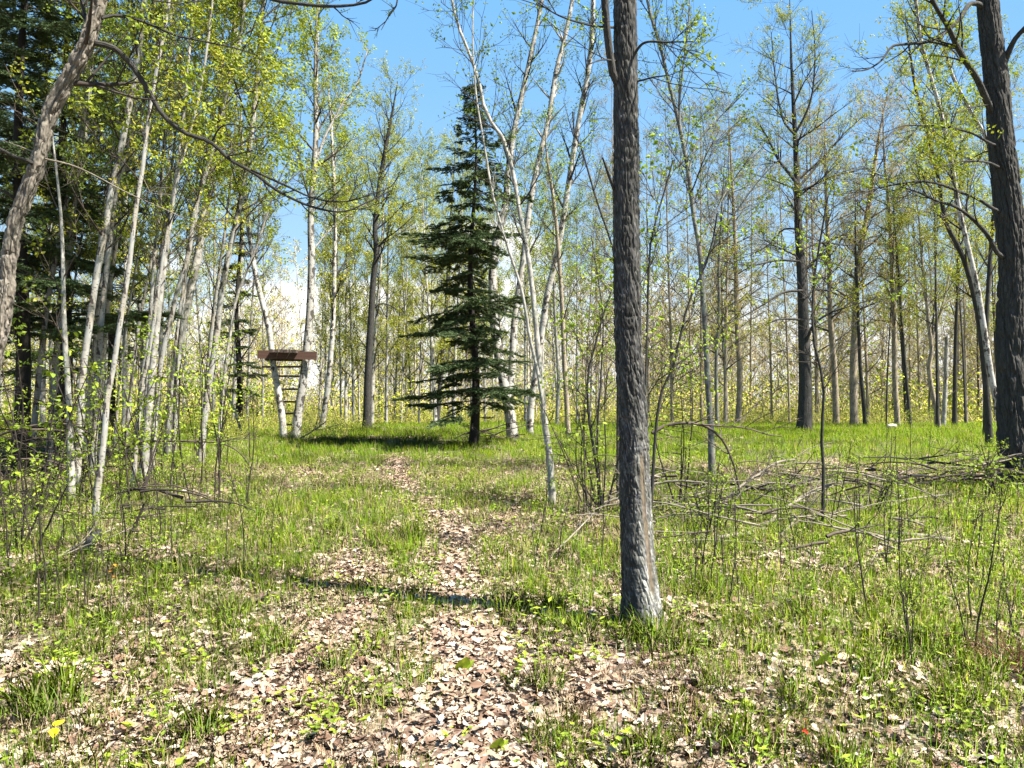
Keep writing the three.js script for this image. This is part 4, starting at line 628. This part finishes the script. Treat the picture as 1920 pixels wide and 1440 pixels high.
brush('few dead sticks around the spruce and birch feet', 925, 17, 14, 0.9, 0.25, [M.twigDark, M.twig], 805);
{ // dead brown bush cut by the right edge
  const c = onGround(1915, 1262), rng = RNG(66), root = thing('dead_bush', 'reddish brown dead twiggy bush at the right edge of the foreground', 'bush', c);
  for (let i = 0; i < 26; i++) { const A = new Acc(), a = rng() * 6.283, q = grow(c.clone().add(V(rng.sym(0.05), 0, rng.sym(0.05))), V(Math.cos(a) * 0.8, rng.in(0.5, 1.2), Math.sin(a) * 0.8).normalize(), rng.in(0.15, 0.34), 4, -0.3, 0.2, rng); tube(A, q, (k) => mix(0.004, 0.0015, k / 4), 4); shoots(A, null, q, 0.003, 0.0015, { n2: 6, n3: 3, len2: 0.1, len3: 0.05, rmin: 0.0012 }, rng); A.build('stem', new THREE.MeshStandardMaterial({ color: 0x6b4634, roughness: 0.95 }), root, c); }
}
{ // small pale stone on the far lawn
  const c = groundAt(1672, 21.5), g = new THREE.IcosahedronGeometry(0.09, 3), p = g.attributes.position; for (let i = 0; i < p.count; i++) { const v = V(p.getX(i), p.getY(i), p.getZ(i)), k = 0.8 + 0.45 * fbm3(v.x * 9 + 3, v.y * 9, v.z * 9, 3); p.setXYZ(i, v.x * k * 1.6, v.y * k * 0.8, v.z * k); } g.computeVertexNormals();
  const m = new THREE.Mesh(g, new THREE.MeshStandardMaterial({ color: 0xa8a298, roughness: 0.95 })); m.name = 'stone'; m.position.copy(c); m.position.y += 0.11; scene.add(m); tag(m, 'small whitish stone on the far right lawn', 'stone');
}

// ------------------------------------------------------------------ leafy shrubs at the left, each leaf a piece of its own
const leafShape = [0, 1, 2].map((k) => { const A = new Acc(true), c = PAL.fresh[k], W = [0.05, 0.72, 1, 0.8, 0.45, 0.02], T = [0, 0.15, 0.38, 0.62, 0.84, 1]; for (let i = 0; i < 5; i++) for (const s of [-1, 1]) { const P = (q, e) => V(e * W[q] * 0.36, -0.18 * T[q] * T[q] + Math.abs(e) * W[q] * 0.07, T[q]); A.flat(P(i, 0), P(i, s), P(i + 1, 0), c); A.flat(P(i, s), P(i + 1, s), P(i + 1, 0), c); } return A.geo(); });
function shrub(label, base, stems, h, spread, nLeaf, size, seed, name = 'leafy_shrub', lean = 0) {
  const rng = RNG(seed), root = thing(name, label, 'shrub', base), all = [];
  for (let s = 0; s < stems; s++) { const a = rng() * 6.283, A = new Acc(), q = grow(base.clone().add(V(rng.sym(0.12), -0.03, rng.sym(0.12))), V(Math.cos(a) * 0.35 + lean, 1, Math.sin(a) * 0.35).normalize(), h * rng.in(0.7, 1.1), 7, 0, 0.1, rng); tube(A, q, (k) => mix(0.011, 0.004, k / 7), 6); const tw = []; for (let i = 0; i < 9; i++) { const e = along(q, rng.in(0.35, 1)), dr = perp(e.d, rng); dr.y *= 0.3; dr.y += 0.15; const l = spread * rng.in(0.4, 1.1), b = grow(e.p, dr.normalize(), l, 4, -0.05, 0.16, rng); tube(A, b, (k) => mix(0.004, 0.002, k / 4), 4); tw.push(b); } A.build('stem', M.twigDark, root, base); all.push(...tw, q.slice(4)); }
  for (let i = 0; i < nLeaf; i++) { const b = all[rng.int(all.length)], e = along(b, rng.in(0.15, 1)), m = new THREE.Mesh(leafShape[rng.int(3)], M.leaf); m.name = 'leaf'; m.position.copy(e.p).sub(base); m.rotation.set(rng.in(0, 0.9), rng() * 6.283, rng.sym(0.5), 'YXZ'); m.scale.setScalar(size * rng.in(0.6, 1.25)); root.add(m); }
}
shrub('hazel shrub with yellow green leaves in front of the firs at the left edge', groundAt(70, 8.6), 5, 2.0, 0.55, 190, 0.07, 901);
shrub('leafy hazel shrub around the feet of the leaning birch pair', groundAt(165, 9.4), 6, 2.2, 0.6, 220, 0.07, 902);
shrub('leafy hazel shrub at the right of the front birch', groundAt(268, 9.8), 5, 2.3, 0.6, 180, 0.068, 903);
shrub('sparse leafy shrub low at the left edge of the foreground', groundAt(50, 6.8), 5, 0.8, 0.3, 60, 0.05, 904);
shrub('broad-leaved shrub beneath the sticks at the big right oak', groundAt(1860, 9.2), 6, 0.7, 0.4, 110, 0.06, 905);
shrub('leafy undergrowth around the thin dark stems left of the near trunk', groundAt(1105, 8.6), 6, 1.5, 0.4, 120, 0.05, 906);
shrub('leafy shoot behind the near trunk on its right side', groundAt(1262, 9.2), 4, 1.7, 0.5, 110, 0.05, 907);
shrub('low leafy plant in the brush before the lawn', groundAt(1330, 7.6), 5, 0.55, 0.3, 34, 0.045, 908);
shrub('low leafy plant left of the brush pile', groundAt(1640, 8.6), 5, 0.6, 0.35, 38, 0.05, 909);
// bare seedlings: one of each kind, then copies
function seedlingProto(seed, label, group) {
  const rng = RNG(seed), base = V(0, 0, 0), root = thing('seedling', label, 'seedling', base, group), A = new Acc(), S = [], q = grow(V(0, -0.03, 0), V(rng.sym(0.12), 1, rng.sym(0.12)).normalize(), 0.72, 8, 0, 0.09, rng);
  tube(A, q, (k) => mix(0.0052, 0.0018, k / 8), 5); shoots(A, S, q, 0.003, 0.0016, { n2: 5, n3: 2, len2: 0.18, len3: 0.08, lift: 0.5, leafy: 0.8, spray: 1.5, rmin: 0.0013 }, rng);
  A.build('stem', M.twigDark, root, base); foliage(root, S, 'fresh', base, rng); return root;
}
function seedlings(protos, spots, label, group, seed, k = 1) {
  const rng = RNG(seed);
  spots.forEach((p, i) => { const s = k * rng.in(0.6, 1.35), pr = protos[i % protos.length]; if (i < protos.length && !pr.userData.used) { pr.userData.used = 1; pr.position.copy(p); pr.rotation.y = rng() * 6; pr.scale.setScalar(s); } else { const c = cloneThing(pr, 'seedling', label, p, rng() * 6.283, s, group); delete c.userData.used; } });
  protos.forEach((p) => delete p.userData.used);
}
{
  const rng = RNG(414), pick = (n, x0, x1, y0, y1) => Array.from({ length: n }, () => onGround(rng.in(x0, x1), rng.in(y0, y1)));
  const la = 'thin upright seedling with tiny leaves in the grass at right', ga = 'seedlings in the right grass', lb = 'thin upright seedling with tiny leaves below the left birches', gb = 'seedlings below the left birches', lc = 'thin upright seedling in the leaves between path and near trunk', gc = 'seedlings between path and near trunk';
  seedlings([1, 2, 3].map((k) => seedlingProto(700 + k, la, ga)), [...pick(46, 1260, 1920, 960, 1160), ...pick(12, 1660, 1920, 1160, 1260), ...pick(14, 1640, 1900, 860, 940)], la, ga, 1);
  seedlings([1, 2, 3].map((k) => seedlingProto(710 + k, lb, gb)), [...pick(60, 0, 520, 870, 1080), ...pick(14, 0, 300, 1080, 1200)], lb, gb, 2);
  const ld = 'tall thin stem in the thicket at the feet of the left birches', gd = 'thicket stems at the feet of the left birches';
  seedlings([1, 2, 3].map((k) => seedlingProto(730 + k, ld, gd)), pick(44, 0, 480, 850, 960), ld, gd, 4, 2.2);
  seedlings([1, 2].map((k) => seedlingProto(720 + k, lc, gc)), pick(14, 960, 1160, 860, 1100), lc, gc, 3);
}
{ // single plants that catch the eye
  const rng = RNG(88), LEAF = (root, base, p, dirYaw, pitch, len, mat) => { const m = new THREE.Mesh(leafShape[rng.int(3)], mat ?? M.leaf); m.name = 'leaf'; m.position.copy(p); m.rotation.set(pitch, dirYaw, 0, 'YXZ'); m.scale.set(len * 1.1, len, len); root.add(m); };
  [[1537, 1258, 'single broad upright lily leaf right of the near trunk', 0.1], [1533, 1212, 'smaller broad leaf just above the upright lily leaf', 0.08], [866, 1262, 'pair of bright broad leaves on the path edge', 0.09], [930, 1412, 'broad green leaf at the bottom edge by the path', 0.07], [1360, 1408, 'broad green leaf in the grass at bottom right', 0.08]].forEach(([x, y, l, s]) => { const c = onGround(x, y), r = thing('lily_plant', l, 'plant', c); LEAF(r, c, V(0, 0.0, 0), 0.5, -1.25, s * 1.3); LEAF(r, c, V(0.01, 0, 0.01), 2.2, -0.9, s); });
  const fl = (col) => leafMat({ color: col, vertexColors: false, transmission: 0.25 });
  const spots = [[1512, 1430, 0xc8341e, 'thin red-leaved seedling at the bottom right', 0.2, 4, 0.022], [1566, 1425, 0xd04a28, 'second red-leaved seedling low in the bottom right grass', 0.07, 4, 0.026], [205, 1200, 0xa8701c, 'upright seedling with orange leaves at left', 0.5, 7, 0.024], [100, 1400, 0xd8c41c, 'small seedling with a bright yellow leaf at bottom left', 0.12, 2, 0.05]];
  for (const [x, y, col, l, h, n, s] of spots) { const c = onGround(x, y), r = thing('seedling', l, 'seedling', c), A = new Acc(), q = grow(V(0, -0.02, 0), V(0.05, 1, 0).normalize(), h, 5, 0, 0.05, rng); tube(A, q, () => 0.002, 5); A.build('stem', M.twigDark, r); const mt = fl(col); for (let i = 0; i < n; i++) LEAF(r, c, along(q, rng.in(0.75, 1)).p, rng() * 6.283, rng.in(-0.4, 0.5), s * rng.in(0.7, 1.2), mt); }
}

// ------------------------------------------------------------------ rows of far trees: one of each kind, then copies
function rowTree(kind, h, lean, o) { const d = 30, x = 960, b = groundAt(x, d), yb = 745 - (b.y - CAM_Y) / d * F, yt = yb - h * F / d; return tree({ kind, d, dz: 0, pts: [[x, yb], [x + lean * 0.2, mix(yb, yt, 0.25)], [x + lean * 0.7, mix(yb, yt, 0.6)], [x + lean, yt]], w: [9, 3.5], ...o }); }
{
  const rng = RNG(2024);
  const rows = [
    { name: 'birch_tree', kind: 'birch', label: 'slender pale birch in the bright row between ladder stand and spruce', group: 'far birches left of the spruce', h: 10, n: 24, x: [590, 900], d: [23.5, 36], o: { leaf: 'yellow', leafy: 0.65, nb: 28, blen: 1.7, spray: 1.0, n3: 5, t0: 0.14 }, s: [0.75, 1.15] },
    { name: 'birch_tree', kind: 'grey', label: 'thin grey trunk in the far row behind the left clump', group: 'far trunks behind the left clump', h: 10.5, n: 20, x: [-40, 500], d: [19, 34], o: { leaf: 'yellow', leafy: 0.55, nb: 26, blen: 1.6, spray: 1.0, t0: 0.15 }, s: [0.8, 1.2] },
    { name: 'birch_tree', kind: 'pine', label: 'thin brown trunk in the far wood behind the right lawn', group: 'far trunks behind the right lawn', h: 12, n: 26, x: [1080, 1900], d: [25, 42], o: { leaf: 'tan', leafy: 0.68, nb: 34, blen: 1.8, spray: 1.0, n3: 5, t0: 0.12, ang: [0.8, 1.3] }, s: [0.75, 1.15] },
    { name: 'birch_tree', kind: 'birch', label: 'thin pale trunk in the far wood behind the spruce clump', group: 'far trunks behind the spruce clump', h: 10, n: 13, x: [900, 1130], d: [24, 38], o: { leaf: 'yellow', leafy: 0.55, nb: 28, blen: 1.7, spray: 1.1 }, s: [0.75, 1.1] },
    { name: 'birch_tree', kind: 'grey', label: 'thin leafy yellow green tree in the far wood behind the right birch', group: 'far leafy trees at right', h: 8.5, n: 12, x: [1640, 1960], d: [20, 34], o: { leaf: 'yellow', leafy: 0.6, spray: 1.1, nb: 24, mat: 'oak' }, s: [0.8, 1.2] },
  ];
  rows.push({ name: 'grey_tree', kind: 'grey', label: 'thin grey pole among the crowded stems of the left birch clump', group: 'thin poles of the left clump', h: 10, n: 12, x: [10, 385], d: [10.5, 17], o: { leaf: 'yellow', leafy: 0.8, nb: 24, t0: 0.3, mat: 'birchGrey', twig: 'twigDark', blen: 1.5 }, s: [0.75, 1.1], thin: 0.72, lean: 66 });
  for (const R of rows) {
    const nm = R.kind === 'pine' ? 'pine_tree' : R.kind === 'grey' ? 'grey_tree' : 'birch_tree';
    const protos = [0, 1, 2].map((k) => rowTree(R.kind, R.h, (R.lean ?? (k - 1) * 22) + rng.sym(10), { name: nm, label: R.label, group: R.group, ...R.o, w: [4 + k * 1.7, 0.8] }));
    for (let i = 0; i < R.n; i++) {
      const x = mix(R.x[0], R.x[1], (i + rng.in(0.1, 0.9)) / R.n), d = rng.in(...R.d), p = groundAt(x, d), s = rng.in(...R.s);
      const tk = R.thin ?? 1, sv = V(s * tk * rng.in(0.8, 1.25), s, s * tk * rng.in(0.8, 1.25));
      if (i < 3) { protos[i].position.copy(p); protos[i].rotation.y = R.lean ? rng.sym(0.6) : rng() * 6.28; protos[i].scale.copy(sv); } else cloneThing(protos[i % 3], nm, R.label, p, R.lean ? rng.sym(0.6) : rng() * 6.283, sv, R.group);
    }
  }
}
// ------------------------------------------------------------------ the far wood that reads as one mass, and the brush at its foot
function mergedTree(seed, h, bark, pal, nb, blen, leafN) {
  const rng = RNG(seed), A = new Acc(true), q = grow(V(0, -0.3, 0), V(rng.sym(0.06), 1, rng.sym(0.06)).normalize(), h, 8, 0.1, 0.03, rng), dull = (c) => () => c;
  tube(A, q, (k) => mix(0.06, 0.008, k / 8), 6, { tint: dull(bark) });
  for (let b = 0; b < nb; b++) { const t = rng.in(0.1, 0.98), e = along(q, t), a = b * 2.4, dir = V(Math.cos(a), rng.in(0.5, 1.3), Math.sin(a)).normalize(), L = blen * mix(1, 0.4, t) * rng.in(0.6, 1.2), bp = grow(e.p, dir, L, 4, 0.15, 0.15, rng); tube(A, bp, (k) => mix(0.02, 0.006, k / 4), 3, { tint: dull(bark.map((x) => x * 0.6)) });
    for (let i = 0; i < 5; i++) { const f = along(bp, rng.in(0.3, 1)), d2 = perp(f.d, rng).addScaledVector(f.d, 0.8).normalize(), tp = grow(f.p, d2, L * rng.in(0.25, 0.5), 2, 0.1, 0.2, rng); tube(A, tp, () => 0.006, 3, { tint: dull(bark.map((x) => x * 0.6)) }); for (let j = 0; j < leafN; j++) { const g = along(tp, rng()), dd = V(rng.sym(1), rng.sym(1), rng.sym(1)).normalize(), c = pal[rng.int(pal.length)], k = rng.in(0.7, 1.2); leafInto(A, g.p.clone().addScaledVector(dd, 0.05), dd, perp(dd, rng), rng.in(0.07, 0.13), rng.in(0.05, 0.09), c.map((x) => x * k)); } } }
  return A.geo();
}
{
  const rng = RNG(31337), spots = [], low = [];
  for (let i = 0; i < 460; i++) { const d = rng.in(36, 95), x = rng.sym(0.85) * d, b = rng.in(0.8, 1.15); const s = rng.in(0.75, 1.15); spots.push({ m: new THREE.Matrix4().compose(ground(x, -d), new THREE.Quaternion().setFromAxisAngle(Y, rng() * 6.283), V(s, s, s)), c: new THREE.Color().setRGB(b, b, b) }); }
  scatter('far_woodland', [mergedTree(1, 10, [0.42, 0.40, 0.36], PAL.yellow, 36, 2.0, 4), mergedTree(2, 9, [0.3, 0.25, 0.2], PAL.tan, 36, 2.0, 4), mergedTree(3, 10, [0.36, 0.33, 0.29], [...PAL.yellow, ...PAL.tan], 36, 2.0, 4)], M.litter, spots, 'pale yellow green mass of young far woodland');
  const bushGeo = (seed, pal) => { const r = RNG(seed), A = new Acc(true); for (let s = 0; s < 8; s++) { const q = grow(V(r.sym(0.5), -0.05, r.sym(0.5)), V(r.sym(0.8), 1, r.sym(0.8)).normalize(), r.in(0.4, 1.05), 5, -0.2, 0.25, r); tube(A, q, (k) => mix(0.007, 0.002, k / 5), 3, { tint: () => [0.30, 0.27, 0.13] }); for (let j = 0; j < 30; j++) { const e = along(q, r.in(0.1, 1)), dd = V(r.sym(1), r.sym(0.6), r.sym(1)).normalize(); const c = pal[r.int(pal.length)]; leafInto(A, e.p.clone().addScaledVector(dd, r.in(0.02, 0.14)), dd, perp(dd, r), r.in(0.03, 0.06), r.in(0.02, 0.04), c); } } return A.geo(); };
  const BP = [...PAL.yellow, ...PAL.yellow, ...PAL.fresh, ...PAL.tan];
  for (let i = 0; i < 2200; i++) { const d = rng.in(25.5, 75), x = rng.sym(0.78) * d, b = rng.in(0.85, 1.3), s = rng.in(0.6, 1.3) * mix(0.8, 1.5, (d - 25) / 50); low.push(spot(x, -d, s, s * rng.in(0.7, 1.3), rng() * 6.283, new THREE.Color().setRGB(b, b, b))); }
  for (let i = 0; i < 250; i++) { const d = rng.in(29, 60), x = rng.sym(0.75) * d, b = rng.in(0.85, 1.25), s = rng.in(1.5, 3.4); low.push(spot(x, -d, s, s * rng.in(0.9, 1.5), rng() * 6.283, new THREE.Color().setRGB(b, b, b))); }
  for (let i = 0; i < 160; i++) { const d = rng.in(17, 26), x = -d * rng.in(0.20, 0.75), b = rng.in(0.7, 1.1), s = rng.in(0.4, 0.8); low.push(spot(x, -d, s, s, rng() * 6.283, new THREE.Color().setRGB(b, b, b))); }
  scatter('undergrowth', [bushGeo(1, BP), bushGeo(2, BP), bushGeo(3, PAL.yellow), bushGeo(4, [...BP, ...PAL.fresh])], M.litter, low, 'tan and yellow green undergrowth along the far edge of the clearing');
}

scene.traverse((o) => { if (o.isMesh) { o.castShadow = true; o.receiveShadow = true; } });
renderer.render(scene, camera);
